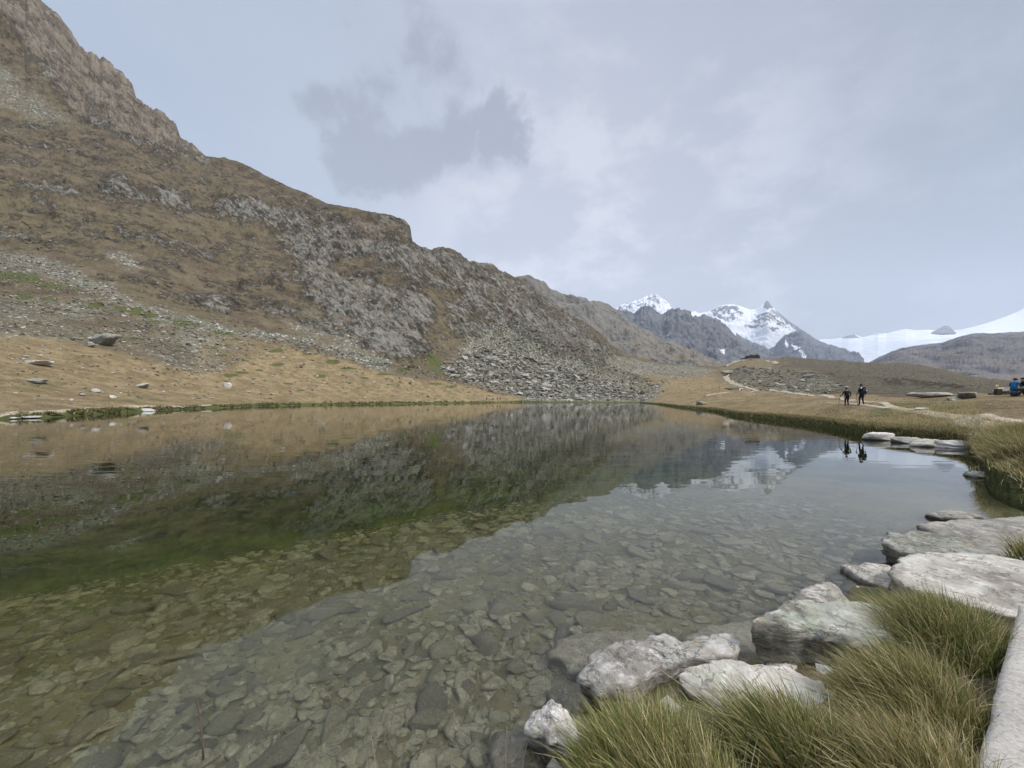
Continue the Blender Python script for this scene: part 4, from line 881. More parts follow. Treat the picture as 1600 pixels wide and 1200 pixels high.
pz_ = .44 + .004 * fbm(UU * 6, WW * 6, 0, 5, 2) - .012 * np.exp(-WW / .012) - .012 * np.exp(-(L1 - UU) / .015)
top = np.stack([px_, py_, pz_], -1); bot = top.copy(); bot[..., 2] = .14
i = np.arange(UU.size).reshape(UU.shape); j = i + UU.size
Fs = [grid_faces(*UU.shape), grid_faces(*UU.shape)[:, ::-1] + UU.size]
for e0, e1 in ((i[:, 0], j[:, 0]), (i[-1, :], j[-1, :]), (i[::-1, -1], j[::-1, -1]), (i[0, ::-1], j[0, ::-1])): Fs.append(np.stack([e0[:-1], e1[:-1], e1[1:], e0[1:]], -1))
me = mesh_from('walkway', np.concatenate([top.reshape(-1, 3), bot.reshape(-1, 3)]), np.concatenate(Fs)); 
bm = bmesh.new(); bm.from_mesh(me); bmesh.ops.recalc_face_normals(bm, faces=bm.faces); bm.to_mesh(me); bm.free()
tag(link('walkway', me, M['walk']), kind='structure')

# ------------------------------------------------------------------ grass
def grass_mat(name):
    m, N = new_mat(name); c = attr(N, 'tint')
    p, o = finish(N, c, .6, None, .25)
    t = N.n.new('ShaderNodeBsdfTranslucent'); N.l.new(c, t.inputs[0]); mx_ = N.n.new('ShaderNodeMixShader'); mx_.inputs[0].default_value = .3
    N.l.new(p.outputs[0], mx_.inputs[1]); N.l.new(t.outputs[0], mx_.inputs[2]); N.l.new(mx_.outputs[0], o.inputs[0]); return m
M['grass'] = grass_mat('grass_blades')
GREEN = np.array([(0.085, 0.105, 0.026), (0.15, 0.165, 0.042), (0.215, 0.215, 0.062), (0.28, 0.255, 0.10)])
STRAW = np.array([(0.44, 0.36, 0.19), (0.56, 0.48, 0.28), (0.34, 0.24, 0.12), (0.34, 0.30, 0.13)])
def blades(base, out, L, w, lean, rng, straw=.3, droop=.5, k=6, pal=None, spread=.5):
    """base (n,3); out (n,2) outward unit vectors; returns verts, faces, tints of curved tapering blades"""
    n = len(base); longb = rng.random(n) < .05; L = np.where(longb, L * 1.35, L); w = np.where(longb, w * .6, w); t = np.linspace(0, 1, k + 1)[None, :, None]; L = L[:, None, None]
    o3 = np.concatenate([out * spread, np.zeros((n, 1))], 1) + np.array(lean) * rng.uniform(.4, 1.3, (n, 1)) + rng.normal(0, .26, (n, 3)); o3[:, 2] = 0
    up = np.array([0, 0, 1.0]); d0 = up + o3 * .55; d0 /= np.linalg.norm(d0, axis=1)[:, None]
    dr_ = (droop * rng.uniform(.3, 1.5, n))[:, None, None]
    P = base[:, None, :] + d0[:, None] * L * t + (o3[:, None] * .75 - up * .42) * L * dr_ * t ** 2.2
    side = np.cross(d0, rng.normal(size=(n, 3))); side /= np.linalg.norm(side, axis=1)[:, None]
    W_ = (w[:, None, None] * .5) * np.clip(1.05 - t ** 1.7, .06, 1) * side[:, None]
    A_, B_ = P - W_, P + W_; V_ = np.stack([A_, B_], 2).reshape(n, -1, 3)
    i = np.arange(k) * 2; f = np.stack([i, i + 1, i + 3, i + 2], 1); Fq = (f[None] + (np.arange(n) * (2 * k + 2))[:, None, None]).reshape(-1, 4)
    g = (GREEN if pal is None else pal)[rng.integers(0, 4, n)] * rng.uniform(.55, 1.3, (n, 1)); s_ = STRAW[rng.integers(0, 4, n)] * rng.uniform(.8, 1.15, (n, 1))
    isd = (rng.random(n) < straw)[:, None] | longb[:, None]; c0 = np.where(isd, s_, g); tipd = rng.uniform(.0, .6, (n, 1))
    tt = t[0]; C_ = c0[:, None] * (1 - (tt ** 2)[None] * tipd[:, None]) + s_[:, None] * (tt ** 2)[None] * tipd[:, None]
    C_ = np.repeat(C_, 2, 1)
    return V_.reshape(-1, 3), Fq, C_.reshape(-1, 3)
def grass_object(name, parts, **tg):
    V_, F_, C_, k = [], [], [], 0
    for v, f, c in parts: V_.append(v); F_.append(f + k); C_.append(c); k += len(v)
    me = mesh_from(name, np.concatenate(V_), np.concatenate(F_)); set_col(me, 'tint', np.concatenate(C_)); o = link(name, me, M['grass']); return tag(o, **tg)
def tuft(cx, cy, cz, rx, ry, n, L, w, lean, rng, rot=0, mound=.1, **kw):
    a = rng.uniform(0, 2 * math.pi, n); q = np.sqrt(rng.random(n)); ux, uy = q * np.cos(a), q * np.sin(a)
    c, s = math.cos(rot), math.sin(rot); bx_, by_ = ux * rx * c - uy * ry * s, ux * rx * s + uy * ry * c
    base = np.stack([cx + bx_, cy + by_, cz + mound * (1 - q ** 2) - .03 + 0 * q], 1)
    out = np.stack([bx_, by_], 1) / max(rx, ry)
    # clumpy: blades gather in bunches of shared direction and tone
    nb = max(6, n // 60); bd = rng.normal(0, .35, (nb, 2)); bid = rng.integers(0, nb, n); out = out + bd[bid] * .5
    return blades(base, out, L * rng.uniform(.5, 1.15, n) * (1 - .25 * q), w * rng.uniform(.6, 1.3, n), lean, rng, **kw)
rng = np.random.default_rng(5)
def gp(px, py, z): return Wp(px, py, z)
DRY = GREEN * .62 + np.array((.15, .14, .05)) * .38
x, y, z_ = gp(1010, 1215, .22); grass_object('grass_tuft', [tuft(x, y, .20, .30, .20, 3200, .30, .0050, (-.22, .2, 0), rng, .2, .12, straw=.16, pal=GREEN * (1.0, 1.12, .9)), tuft(x + .12, y - .2, .25, .25, .2, 1100, .30, .005, (-.3, .3, 0), rng, straw=.3)],
             label='front green grass tuft behind the small white stone, blades combed to the left', cat='grass tuft')
x, y, z_ = gp(1255, 1190, .26); grass_object('grass_tuft', [tuft(x, y, .24, .28, .16, 2700, .33, .0050, (-.38, .25, 0), rng, -.4, .1, straw=.2, pal=GREEN * (.85, .98, .85))],
             label='green grass tuft growing over the cream slab, second from left', cat='grass tuft')
x, y, z_ = gp(1430, 1110, .32); grass_object('grass_tuft', [tuft(x, y, .28, .36, .24, 3800, .29, .0048, (-.5, .15, 0), rng, .35, .14, straw=.28, pal=DRY * (.92, 1, .9))],
             label='wide straw coloured grass tuft beside the walkway, below the darker tuft', cat='grass tuft')
x, y, z_ = gp(1470, 1000, .32); grass_object('grass_tuft', [tuft(x, y, .28, .46, .27, 4000, .31, .0052, (-.4, .1, 0), rng, .3, .14, straw=.22, pal=GREEN * (.75, .88, .75))],
             label='broad dark green grass tuft between the largest slab and the walkway', cat='grass tuft')
x, y, z_ = gp(1440, 1220, .36); grass_object('grass_tuft', [tuft(x, y, .32, .30, .2, 2000, .27, .0045, (-.45, .2, 0), rng, .2, .1, straw=.5, pal=DRY)],
             label='brownish grass tuft at the bottom edge against the walkway', cat='grass tuft')
x, y, z_ = gp(1612, 868, .3); grass_object('grass_tuft', [tuft(x, y, .25, .16, .12, 500, .30, .006, (-.3, 0, 0), rng, straw=.3)], label='small tuft rooted between slabs at the right edge', cat='grass tuft')
x, y, z_ = gp(1215, 1040, .1); grass_object('grass_tuft', [tuft(x - .05, y + .02, .02, .20, .10, 260, .24, .0035, (-.3, 0, 0), rng, straw=.95, mound=.02)], label='thin dry reddish grass between the cream slab and the block', cat='grass tuft')
# low growth filling the bank between the tufts
n = 9000; bx_ = rng.uniform(-.2, 5.5, n); by_ = rng.uniform(.3, 4.6, n); sd_ = sdist(bx_, by_); dw = (bx_ - A[0]) * nrm[0] + (by_ - A[1]) * nrm[1]
k_ = (sd_ > .22) & (dw < -.01) & (fbm(bx_ * 3, by_ * 3, 0, 3, 8) > -.15); bx_, by_ = bx_[k_], by_[k_]
base = np.stack([bx_, by_, shore_z(bx_, by_) - .01], 1)
grass_object('bank_grass', [blades(base, rng.normal(0, .5, (len(bx_), 2)), rng.uniform(.05, .17, len(bx_)), np.full(len(bx_), .004), (-.4, .1, 0), rng, straw=.5, pal=DRY)], kind='stuff')
# far right bank: thick hanging grass along the water, dry grass behind it
def bank_points(p0, p1, n, depth, rng):
    px = rng.uniform(p0, p1, n); out = []
    for q in px:
        c = nearc(q); Y = YY[6, c] + depth * rng.random() ** 1.5 * YY[6, c] * .02 + rng.uniform(0, depth); x_ = U[c] * Y
        out.append((x_, Y, float(np.interp(Y, YJ[:, c], ZZ[:, c]))))
    return np.array(out)
DARK = GREEN * .45
parts = []
for p0, p1, nt, dep, L, w in ((1030, 1130, 900, 1.6, .30, .05), (1110, 1240, 1500, 1.6, .34, .03), (1230, 1400, 2400, 1.5, .36, .016), (1390, 1535, 2600, 1.4, .40, .011)):
    b = bank_points(p0, p1, nt, dep, rng); b = np.repeat(b, 8, 0) + rng.normal(0, .09, (len(b) * 8, 3)) * (1, 1, .1); n = len(b)
    parts.append(blades(b, rng.normal(0, .6, (n, 2)), L * .72 * rng.uniform(.5, 1.2, n), np.full(n, w), (-.3, -.35, 0), rng, straw=.22, pal=DARK, k=4, droop=.9))
for p0, p1, nt, dep, L, w in ((1110, 1400, 1500, 5, .16, .016), (1390, 1640, 3800, 7, .2, .010)):
    b = bank_points(p0, p1, nt, dep, rng); b = np.repeat(b, 5, 0) + rng.normal(0, .10, (len(b) * 5, 3)) * (1, 1, .1); n = len(b)
    parts.append(blades(b, rng.normal(0, .6, (n, 2)), L * rng.uniform(.5, 1.2, n), np.full(n, w), (-.3, 0, 0), rng, straw=.8, pal=DRY, k=3, droop=.8))
grass_object('shore_grass', parts, kind='stuff')
# the tall mound at the right edge
parts = []
for cx_, cy_, rx_, n_, L_, pl in ((11.1, 8.2, .6, 2800, .44, GREEN * .42), (12.0, 9.0, .8, 3000, .50, DRY), (12.9, 9.8, .8, 2600, .50, DRY), (14.2, 10.8, .8, 2200, .48, DRY), (12.9, 8.6, 1.0, 2200, .55, DRY), (10.5, 7.3, .5, 1500, .38, GREEN * .6), (15.4, 11.7, .7, 1500, .42, DRY), (14.4, 9.8, 1.0, 1800, .5, DRY)):
    parts.append(tuft(cx_, cy_, zat(cx_, cy_) if cx_ / cy_ < 2.3 else .4, rx_, .7, n_, L_ * .8, .011, (-.35, -.1, 0), rng, .6, .3, straw=.30, pal=pl, k=5, droop=.8))
o = grass_object('grass_mound', parts, label='tall hanging mound of grass at the right edge above the water', cat='grass')
# left shore: dark plants along the waterline
parts = []
for p0, p1, nt, L, w in ((75, 200, 420, .5, .09), (200, 420, 420, .38, .10), (-60, 80, 60, .3, .07), (400, 640, 420, .4, .16), (640, 850, 260, .35, .22)):
    b = bank_points(p0, p1, nt, 1.2, rng); dn = fbm(b[:, 0] * .4, b[:, 1] * .4, 0, 3, 6) > -.1; b = b[dn]; b = np.repeat(b, 12, 0) + rng.normal(0, .16, (len(b) * 12, 3)) * (1, 1, .15); n = len(b)
    parts.append(blades(b, rng.normal(0, 1., (n, 2)), L * rng.uniform(.4, 1.2, n), np.full(n, w), (0, 0, 0), rng, straw=.08, pal=DARK * .9, k=3, droop=.8))
grass_object('waterline_plants', parts, kind='stuff')
# thin dry stalks standing out of the shallows at the bottom edge
def stalk(px, py0, py1, z0, bend, label, r=.0022):
    x, y, z_ = Wp(px, py0, z0); top = H - (py1 - HZ) / F * y; L = top - z0; k = 10; V_, F_ = [], []
    for i in range(k + 1):
        t = i / k; rad = r * (1 - .6 * t) * (1.9 if t > .82 else 1)
        for a in range(6): V_.append((x + bend * L * t * t + rad * math.cos(a * 1.047), y + rad * math.sin(a * 1.047), z0 + L * t))
    for i in range(k):
        for a in range(6): F_.append((i * 6 + a, i * 6 + (a + 1) % 6, (i + 1) * 6 + (a + 1) % 6, (i + 1) * 6 + a))
    o = link('dry_stalk', mesh_from('dry_stalk', V_, F_), M['grass']); set_col(o.data, 'tint', np.tile([.40, .33, .22], (len(V_), 1)) * np.random.default_rng(int(px)).uniform(.6, 1.2)); tag(o, label, 'stalk', 'dry stalks standing at the bottom edge')
for q in [(605, 1230, 1085, .1), (622, 1235, 1130, .25), (572, 1225, 1120, .15), (588, 1230, 1150, -.1), (645, 1240, 1140, .3), (790, 1230, 1135, .02), (815, 1230, 1160, .12), (530, 1225, 1160, .1), (556, 1228, 1168, -.12)]:
    stalk(q[0], q[1], q[2], -.05, q[3], 'thin straw coloured stalk rising from the shallows at the bottom edge')
stalk(318, 1200, 1092, -.1, -.1, 'thicker brown broken stem standing in the shallows at the lower left', .006)
set_c_ = C.objects[-1].data; set_c_.color_attributes['tint'].data.foreach_set('color', np.tile(np.array([.16, .12, .085, 1], np.float32), len(set_c_.vertices)))

# ------------------------------------------------------------------ footpaths
m, N = new_mat('trodden_path'); P = N.n.new('ShaderNodeNewGeometry').outputs['Position']
a = N.noise(P, 1.2, 7, .7); b = N.noise(P, .25, 5, .6)
c = N.mix(N.ss(a, .35, .65), (0.22, 0.18, 0.12), (0.36, 0.31, 0.235)); c = N.mix(N.m('MULTIPLY', N.ss(b, .5, .65), .35), c, (0.20, 0.16, 0.095)); finish(N, c, .95, N.bump(a, .8, .05), .1); M['path'] = m
def path(px, width, name='path', lift=None, step=60):
    W_ = [at(x, y) for x, y in px]; L = [0]
    for p, q in zip(W_[:-1], W_[1:]): L.append(L[-1] + (q.xy - p.xy).length)
    n = max(30, int(step * len(px) / 2)); t = np.linspace(0, L[-1], n); X = np.interp(t, L, [p.x for p in W_]); Y = np.interp(t, L, [p.y for p in W_])
    k = np.ones(7) / 7; X = np.convolve(np.pad(X, 3, mode='edge'), k, 'valid'); Y = np.convolve(np.pad(Y, 3, mode='edge'), k, 'valid')
    tx, ty = np.gradient(X), np.gradient(Y); l = np.hypot(tx, ty) + 1e-6; nx, ny = -ty / l, tx / l
    w = np.array(width) if np.ndim(width) else np.full(n, width); w = np.interp(np.linspace(0, 1, n), np.linspace(0, 1, len(w)), w)
    w = w * (1 + .35 * fbm(t * .6 / max(w.mean(), .3), t * 0, 0, 3, 71)); V_ = []; m_ = 9
    for i in range(n):
        for j in range(m_):
            q = (j / (m_ - 1) - .5) * w[i]; x, y = X[i] + nx[i] * q, Y[i] + ny[i] * q
            V_.append((x, y, zat(x, y) + (lift if lift is not None else max(.03, y * .0016)) * (1 if 0 < j < m_ - 1 else -2)))
    o = link(name, mesh_from(name, V_, grid_faces(n, m_)), M['path']); return tag(o, kind='structure')
path([(1186, 611), (1165, 606), (1148, 601), (1138, 596), (1133, 590), (1136, 584.5)], [2.0, 2.6, 3.4, 4.5, 5])
path([(1133, 573), (1137, 570), (1146, 566), (1158, 563.5), (1172, 562.5)], [5, 6, 6])
path([(1197, 563.5), (1208, 565.5), (1214, 570)], [6, 7])
path([(1100, 620), (1186, 611), (1230, 613.5), (1290, 619), (1330, 626), (1390, 636), (1450, 646), (1520, 655), (1600, 662), (1680, 668)], [1.2, 1.6, 1.5, .8, .6])
path([(1290, 630), (1350, 634), (1420, 640), (1490, 652), (1560, 668), (1620, 676)], [.4, .5, .5, .6])
path([(-120, 660), (0, 648.5), (60, 645.5), (110, 642.5), (160, 639), (230, 635.5), (330, 632.6)], [1.4, 1.4, 1.0, .8], lift=.10)
# painted trail mark on its boulder
def solid(name, mat, parent=None, boxes=(), cyls=(), loc=None, bev=0.0):
    bm = bmesh.new()
    for (cx, cy, cz, sx, sy, sz_, rz) in boxes:
        r = bmesh.ops.create_cube(bm, size=1); mt = Matrix.Translation((cx, cy, cz)) @ Matrix.Rotation(rz, 4, 'Z') @ Matrix.Diagonal((sx, sy, sz_, 1)); bmesh.ops.transform(bm, matrix=mt, verts=r['verts'])
    for (p0, p1, r0, r1) in cyls:
        p0, p1 = Vector(p0), Vector(p1); d = p1 - p0
        r = bmesh.ops.create_cone(bm, cap_ends=True, segments=12, radius1=r0, radius2=r1, depth=d.length)
        bmesh.ops.transform(bm, matrix=Matrix.Translation((p0 + p1) / 2) @ d.to_track_quat('Z', 'Y').to_matrix().to_4x4(), verts=r['verts'])
    if bev: bmesh.ops.bevel(bm, geom=bm.edges[:], offset=bev, segments=2, affect='EDGES')
    me = bpy.data.meshes.new(name); bm.to_mesh(me); bm.free(); return link(name, me, mat, parent, loc)
def plain(name, col, rough=.85, nz=.25, sc=8.0):
    m, N = new_mat(name); P = N.n.new('ShaderNodeTexCoord').outputs['Object']; a = N.noise(P, sc, 5, .6)
    finish(N, N.mix(N.ss(a, .35, .65), tuple(v * (1 - nz) for v in col), tuple(min(1, v * (1 + nz)) for v in col)), rough, N.bump(a, .5, .01), .2); return m
M['red'] = plain('red_paint', (.45, .03, .03)); M['white'] = plain('white_paint', (.72, .71, .69)); M['navy'] = plain('navy_cloth', (.012, .016, .035)); M['blackcloth'] = plain('black_cloth', (.012, .012, .014))
M['darkblue'] = plain('dark_trousers', (.012, .015, .028)); M['skin'] = plain('skin', (.42, .26, .19), .6, .08); M['hair'] = plain('dark_hair', (.014, .011, .01)); M['blue'] = plain('blue_jacket', (.010, .12, .26), .6, .25, 5)
M['packgrey'] = plain('pack_fabric', (.03, .035, .05), .7, .3); M['yellowish'] = plain('pale_yellow', (.62, .55, .28)); M['metal'] = plain('pole_metal', (.12, .12, .13), .4); M['boots'] = plain('boot_leather', (.02, .017, .015))
M['wood'] = plain('dark_brown_timber', (.035, .024, .02), .85, .35, 2.0); M['roofm'] = plain('roof_sheet', (.055, .05, .048), .8, .2, 1.0); M['plaster'] = plain('pale_stone_base', (.30, .28, .25)); M['glass'] = plain('window_pane', (.03, .035, .04), .15, .1); M['redshut'] = plain('red_shutter', (.11, .025, .02))
q = at(1157, 611.5); k = q.y / F
mk_ = empty('trail_marker', (q.x, q.y, q.z)); tag(mk_, 'small red and white marker standing at the right end of a flat boulder', 'trail marker')
solid('marker_panel', M['white'], mk_, [(0, 0, 2.4 * k, 5.5 * k, .12, 4.2 * k, 0)], bev=.01); solid('marker_stripe', M['red'], mk_, [(.6 * k, -.07, 1.9 * k, 3.0 * k, .03, 2.6 * k, .0)], bev=.005)
bpy.data.objects['boulder'] if False else None
for o_ in C.objects:
    if o_.get('label') == 'flat grey boulder carrying the red and white trail mark': o_['label'] = 'flat grey boulder beside the red and white marker, left of the winding path'

# ------------------------------------------------------------------ mountain hut on the knoll, and a tiny white building beyond
q = at(1174, 561.5); Yh = q.y; kx = Yh / F
hut = empty('mountain_hut', (q.x, q.y, q.z - .5)); tag(hut, 'dark timber mountain hut with two gables on top of the grassy knoll', 'hut', None)
Wd, Dp, hb = 17.5 * kx, 9.0, 4.0 * kx
solid('base_wall', M['plaster'], hut, [(0, 0, .4, Wd + .3, Dp + .3, 1.8, 0)])
solid('wall', M['wood'], hut, [(0, 0, 1.3 + hb / 2, Wd, Dp, hb, 0)])
def prism_roof(parent, cx, w, d, z0, h, over=.5):
    V_ = [(cx - w / 2 - over, -d / 2 - over, z0), (cx + w / 2 + over, -d / 2 - over, z0), (cx, -d / 2 - over, z0 + h), (cx - w / 2 - over, d / 2 + over, z0), (cx + w / 2 + over, d / 2 + over, z0), (cx, d / 2 + over, z0 + h)]
    me = bpy.data.meshes.new('roof'); me.from_pydata(V_, [], [(0, 1, 2), (5, 4, 3), (0, 3, 4, 1), (1, 4, 5, 2), (2, 5, 3, 0)]); return link('roof', me, M['roofm'], parent)
r1_ = prism_roof(hut, -Wd * .22, Wd * .5, Dp, 1.3 + hb, 2.2 * kx); r2_ = prism_roof(hut, Wd * .24, Wd * .5, Dp + .6, 1.32 + hb, 2.6 * kx)
solid('chimney', M['plaster'], r1_, [(-Wd * .05, 0, 1.3 + hb + 2.0 * kx, .9, .9, 2.4, 0)]); solid('snow_guard', M['white'], r2_, [(-Wd * .26, -Dp / 2, 1.6 + hb + .6, Wd * .10, .3, .5, 0)])
for i in range(7):
    w_ = solid('window', M['redshut'], hut, [(-Wd * .42 + i * Wd * .14, -Dp / 2 - .03, 1.3 + hb * .45, 1.7, .08, 1.3, 0)]); solid('pane', M['glass'], w_, [(-Wd * .42 + i * Wd * .14, -Dp / 2 - .09, 1.3 + hb * .45, .9, .05, 1.1, 0)])
solid('door', M['wood'], hut, [(Wd * .47, -Dp / 2 - .05, 1.6, 1.1, .08, 2.2, 0)])
q = at(1162, 562); an = empty('annex_shed', (q.x, q.y, q.z - .4)); tag(an, 'low dark shed left of the mountain hut on the knoll', 'shed')
solid('wall', M['wood'], an, [(0, 0, 1.0, 8 * kx, 5, 2.2, 0)]); solid('roof', M['redshut'], an, [(0, 0, 2.2, 8.6 * kx, 6, .3, 0)])
q = at(1177.5, 560.5); fp = empty('flagpole', (q.x, q.y - 8, q.z - .5)); tag(fp, 'thin tall flagpole with a small dark flag beside the mountain hut', 'flagpole')
solid('pole', M['metal'], fp, cyls=[((0, 0, 0), (0, 0, 17 * kx), .14, .09)]); solid('flag', M['redshut'], fp, [(-.7, 0, 16 * kx, 1.4, .06, 1.8, 0)])
q = at(1520, 588.5); wb = empty('white_building', (q.x, q.y, q.z - .3)); tag(wb, 'tiny white building on the far crest above the meadow, right side', 'building')
k = q.y / F; solid('wall', M['white'], wb, [(0, 0, 1.3 * k, 5 * k, 3, 2.6 * k, 0)]); solid('roof', M['roofm'], wb, [(0, 0, 2.75 * k, 5.6 * k, 3.6, .35 * k, 0)])

# ------------------------------------------------------------------ people
def skin_mesh(name, J, E, sub=2, mats=(), pick=None):
    """one continuous surface grown over a skeleton: J joint -> (x, y, z, radius)"""
    names = list(J); me = bpy.data.meshes.new(name); me.from_pydata([J[n][:3] for n in names], [(names.index(a), names.index(b)) for a, b in E], [])
    o = bpy.data.objects.new(name, me); C.objects.link(o); sk = o.modifiers.new('skin', 'SKIN'); sk.use_smooth_shade = True
    for i, n in enumerate(names):
        r = J[n][3]; r = r if isinstance(r, tuple) else (r, r); me.skin_vertices[0].data[i].radius = r; me.skin_vertices[0].data[i].use_root = (i == 0)
    if sub: ss_ = o.modifiers.new('sub', 'SUBSURF'); ss_.levels = sub; ss_.render_levels = sub
    dg = bpy.context.evaluated_depsgraph_get(); nm = bpy.data.meshes.new_from_object(o.evaluated_get(dg)); bpy.data.objects.remove(o)
    for m_ in mats: nm.materials.append(m_)
    if pick:
        for p in nm.polygons: p.material_index = pick(p.center)
    for p in nm.polygons: p.use_smooth = True
    return nm
def hand(J, E, s, wrist, d, side, curl=.6):
    """palm, four fingers of different length and a thumb from the palm's side"""
    w = Vector(wrist); d = Vector(d).normalized(); fw = Vector(side).normalized(); n_ = d.cross(fw)
    p = w + d * .06; J[s + 'palm'] = (*p, (.036, .018)); E.append((s + 'wrist', s + 'palm'))
    for i, (o_, l) in enumerate(((-.028, .062), (-.010, .075), (.010, .070), (.027, .055))):
        a = p + d * .035 + fw * o_; b = a + d * l * .55 + n_ * l * .2 * curl; c_ = b + d * l * .25 + n_ * l * .4 * curl
        J[s + f'f{i}a'] = (*a, .010); J[s + f'f{i}b'] = (*b, .009); J[s + f'f{i}c'] = (*c_, .007)
        E += [(s + 'palm', s + f'f{i}a'), (s + f'f{i}a', s + f'f{i}b'), (s + f'f{i}b', s + f'f{i}c')]
    a = p - fw * .035 + d * .0; b = a + d * .035 - fw * .015 + n_ * .01; J[s + 'ta'] = (*a, .011); J[s + 'tb'] = (*b, .009); E += [(s + 'palm', s + 'ta'), (s + 'ta', s + 'tb')]
BODY_E = [('pelvis', 'belly'), ('belly', 'chest'), ('chest', 'collar'), ('collar', 'neck'), ('neck', 'jaw'), ('jaw', 'skull'), ('skull', 'crown'), ('jaw', 'nose')]
def limbs(E):
    for s in 'LR': E += [('collar', s + 'shoulder'), (s + 'shoulder', s + 'elbow'), (s + 'elbow', s + 'wrist'), ('pelvis', s + 'hip'), (s + 'hip', s + 'knee'), (s + 'knee', s + 'ankle'), (s + 'ankle', s + 'toe')]
def walker(stout, elL, wrL, elR, wrR, stride):
    g = stout; J = {'pelvis': (0, 0, .95, (.155 * g, .115 * g)), 'belly': (0, .0, 1.12, (.15 * g, .12 * g)), 'chest': (0, .02, 1.30, (.17 * g, .125 * g)), 'collar': (0, .02, 1.42, (.12, .085)), 'neck': (0, .035, 1.50, .055),
         'jaw': (0, .055, 1.575, (.062, .07)), 'skull': (0, .045, 1.65, (.078, .092)), 'crown': (0, .03, 1.72, (.055, .065)), 'nose': (0, .145, 1.60, .014),
         'Lshoulder': (-.185 * g, .01, 1.41, .066), 'Rshoulder': (.185 * g, .01, 1.41, .066), 'Lelbow': (*elL, .05), 'Relbow': (*elR, .05), 'Lwrist': (*wrL, .030), 'Rwrist': (*wrR, .030),
         'Lhip': (-.09 * g, 0, .88, .10 * g), 'Rhip': (.09 * g, 0, .88, .10 * g), 'Lknee': (-.095, .05 + stride * .3, .50, .066), 'Rknee': (.095, .05 - stride * .1, .50, .066),
         'Lankle': (-.10, stride * .5, .10, .048), 'Rankle': (.09, -stride * .5, .13, .048), 'Ltoe': (-.11, stride * .5 + .15, .045, .040), 'Rtoe': (.10, -stride * .5 + .13, .05, .040)}
    E = list(BODY_E); limbs(E)
    hand(J, E, 'L', wrL, Vector(wrL) - Vector(elL) + Vector((0, .1, -.05)), (0, -1, .2), .9); hand(J, E, 'R', wrR, Vector(wrR) - Vector(elR), (0, 1, .2), .6)
    return J, E
def person(name, J, E, loc, rz, sc, mats, pick, label, group=None):
    t = empty(name, loc, rz); t.scale = (sc,) * 3; tag(t, label, 'person', group); link('body', skin_mesh('body', J, E, 2, mats, pick), None, t); return t
def walk_pick(c):
    if c.z > 1.50: return 3
    if c.z < .13: return 2
    if abs(c.x) > .18 and c.z < .97 and c.z > .60 : return 3
    return 0 if c.z > .86 else 1
def cap(parent, z, mat, y=.035, name='hat', brim=True, r=.098):
    v, f = ICO[3]; v = v * (r, r * 1.12, r * .85); v = v[:].copy(); v[:, 2] = np.maximum(v[:, 2], -.035); o = link(name, mesh_from(name, v, f), mat, parent, (0, y, z))
    if brim: solid('brim', mat, o, cyls=[((0, 0, -.035), (0, 0, -.025), r * 1.5, r * 1.45)])
    return o
q = at(1323, 634); sc1 = (634 - 605.5) * q.y / F / 1.76
J, E = walker(1.28, (-.34, .02, 1.14), (-.42, .17, .98), (.35, -.03, 1.13), (.34, .10, .93), .12)
p1 = person('person', J, E, (q.x, q.y, q.z - .02), -.1, sc1, [M['blackcloth'], M['darkblue'], M['boots'], M['skin']], walk_pick, 'stout hiker in black jacket and cap walking away, left one of the pair')
cap(p1, 1.685, M['blackcloth'], brim=False); jk = skin_mesh('jacket_hem', {'a': (0, 0, 1.0, (.20, .16)), 'b': (0, 0, .84, (.205, .165))}, [('a', 'b')], 2, [M['blackcloth']]); link('jacket_hem', jk, None, p1)
def pole(owner, hx, hy, hz_, tx, ty, label):
    mw = Matrix.Translation(owner.location) @ Euler(owner.rotation_euler).to_matrix().to_4x4() @ Matrix.Diagonal((*owner.scale, 1)); a, b = mw @ Vector((hx, hy, hz_)), mw @ Vector((tx, ty, 0.0)); b.z = zat(b.x, b.y)
    t = empty('trekking_pole', b); tag(t, label, 'trekking pole'); d = a - b
    solid('shaft', M['metal'], t, cyls=[((0, 0, 0), d, .012, .014)]); solid('grip', M['blackcloth'], t, cyls=[(d * .97, d * 1.1, .022, .02)]); solid('basket', M['blackcloth'], t, cyls=[(d * .05, d * .06, .045, .04)])
pole(p1, -.45, .24, .95, -.50, .40, 'trekking pole in the left hand of the stout hiker')
q = at(1346.5, 633); sc2 = (633 - 599.5) * q.y / F / 1.78
J, E = walker(1.08, (-.29, -.03, 1.15), (-.28, .12, .93), (.30, -.05, 1.13), (.33, .0, .88), .20)
p2 = person('person', J, E, (q.x, q.y, q.z - .02), .05, sc2, [M['navy'], M['darkblue'], M['boots'], M['skin']], walk_pick, 'taller hiker in dark blue with backpack walking away, right one of the pair')
cap(p2, 1.69, M['blackcloth'])
pole(p2, -.30, .18, .88, -.34, .0, 'trekking pole in the left hand of the taller hiker')
bp = empty('backpack', p2.location + Vector((0, -.17, 1.0)) * sc2, .05); bp.scale = (sc2,) * 3; tag(bp, 'large navy backpack on the back of the taller hiker', 'backpack')
v, f = ICO[4]; vb = np.sign(v) * np.abs(v) ** .6 * (.17, .12, .27); link('bag', mesh_from('bag', vb + (0, -.03, .18), f), M['packgrey'], bp)
vb = np.sign(v) * np.abs(v) ** .7 * (.15, .11, .07); link('lid', mesh_from('lid', vb + (0, -.02, .45), f), M['navy'], bp)
solid('front_pocket', M['navy'], bp, [(.02, -.17, .12, .2, .05, .2, 0)], bev=.02); solid('reflective_patch', M['white'], bp, [(.05, -.20, .24, .08, .012, .07, 0)])
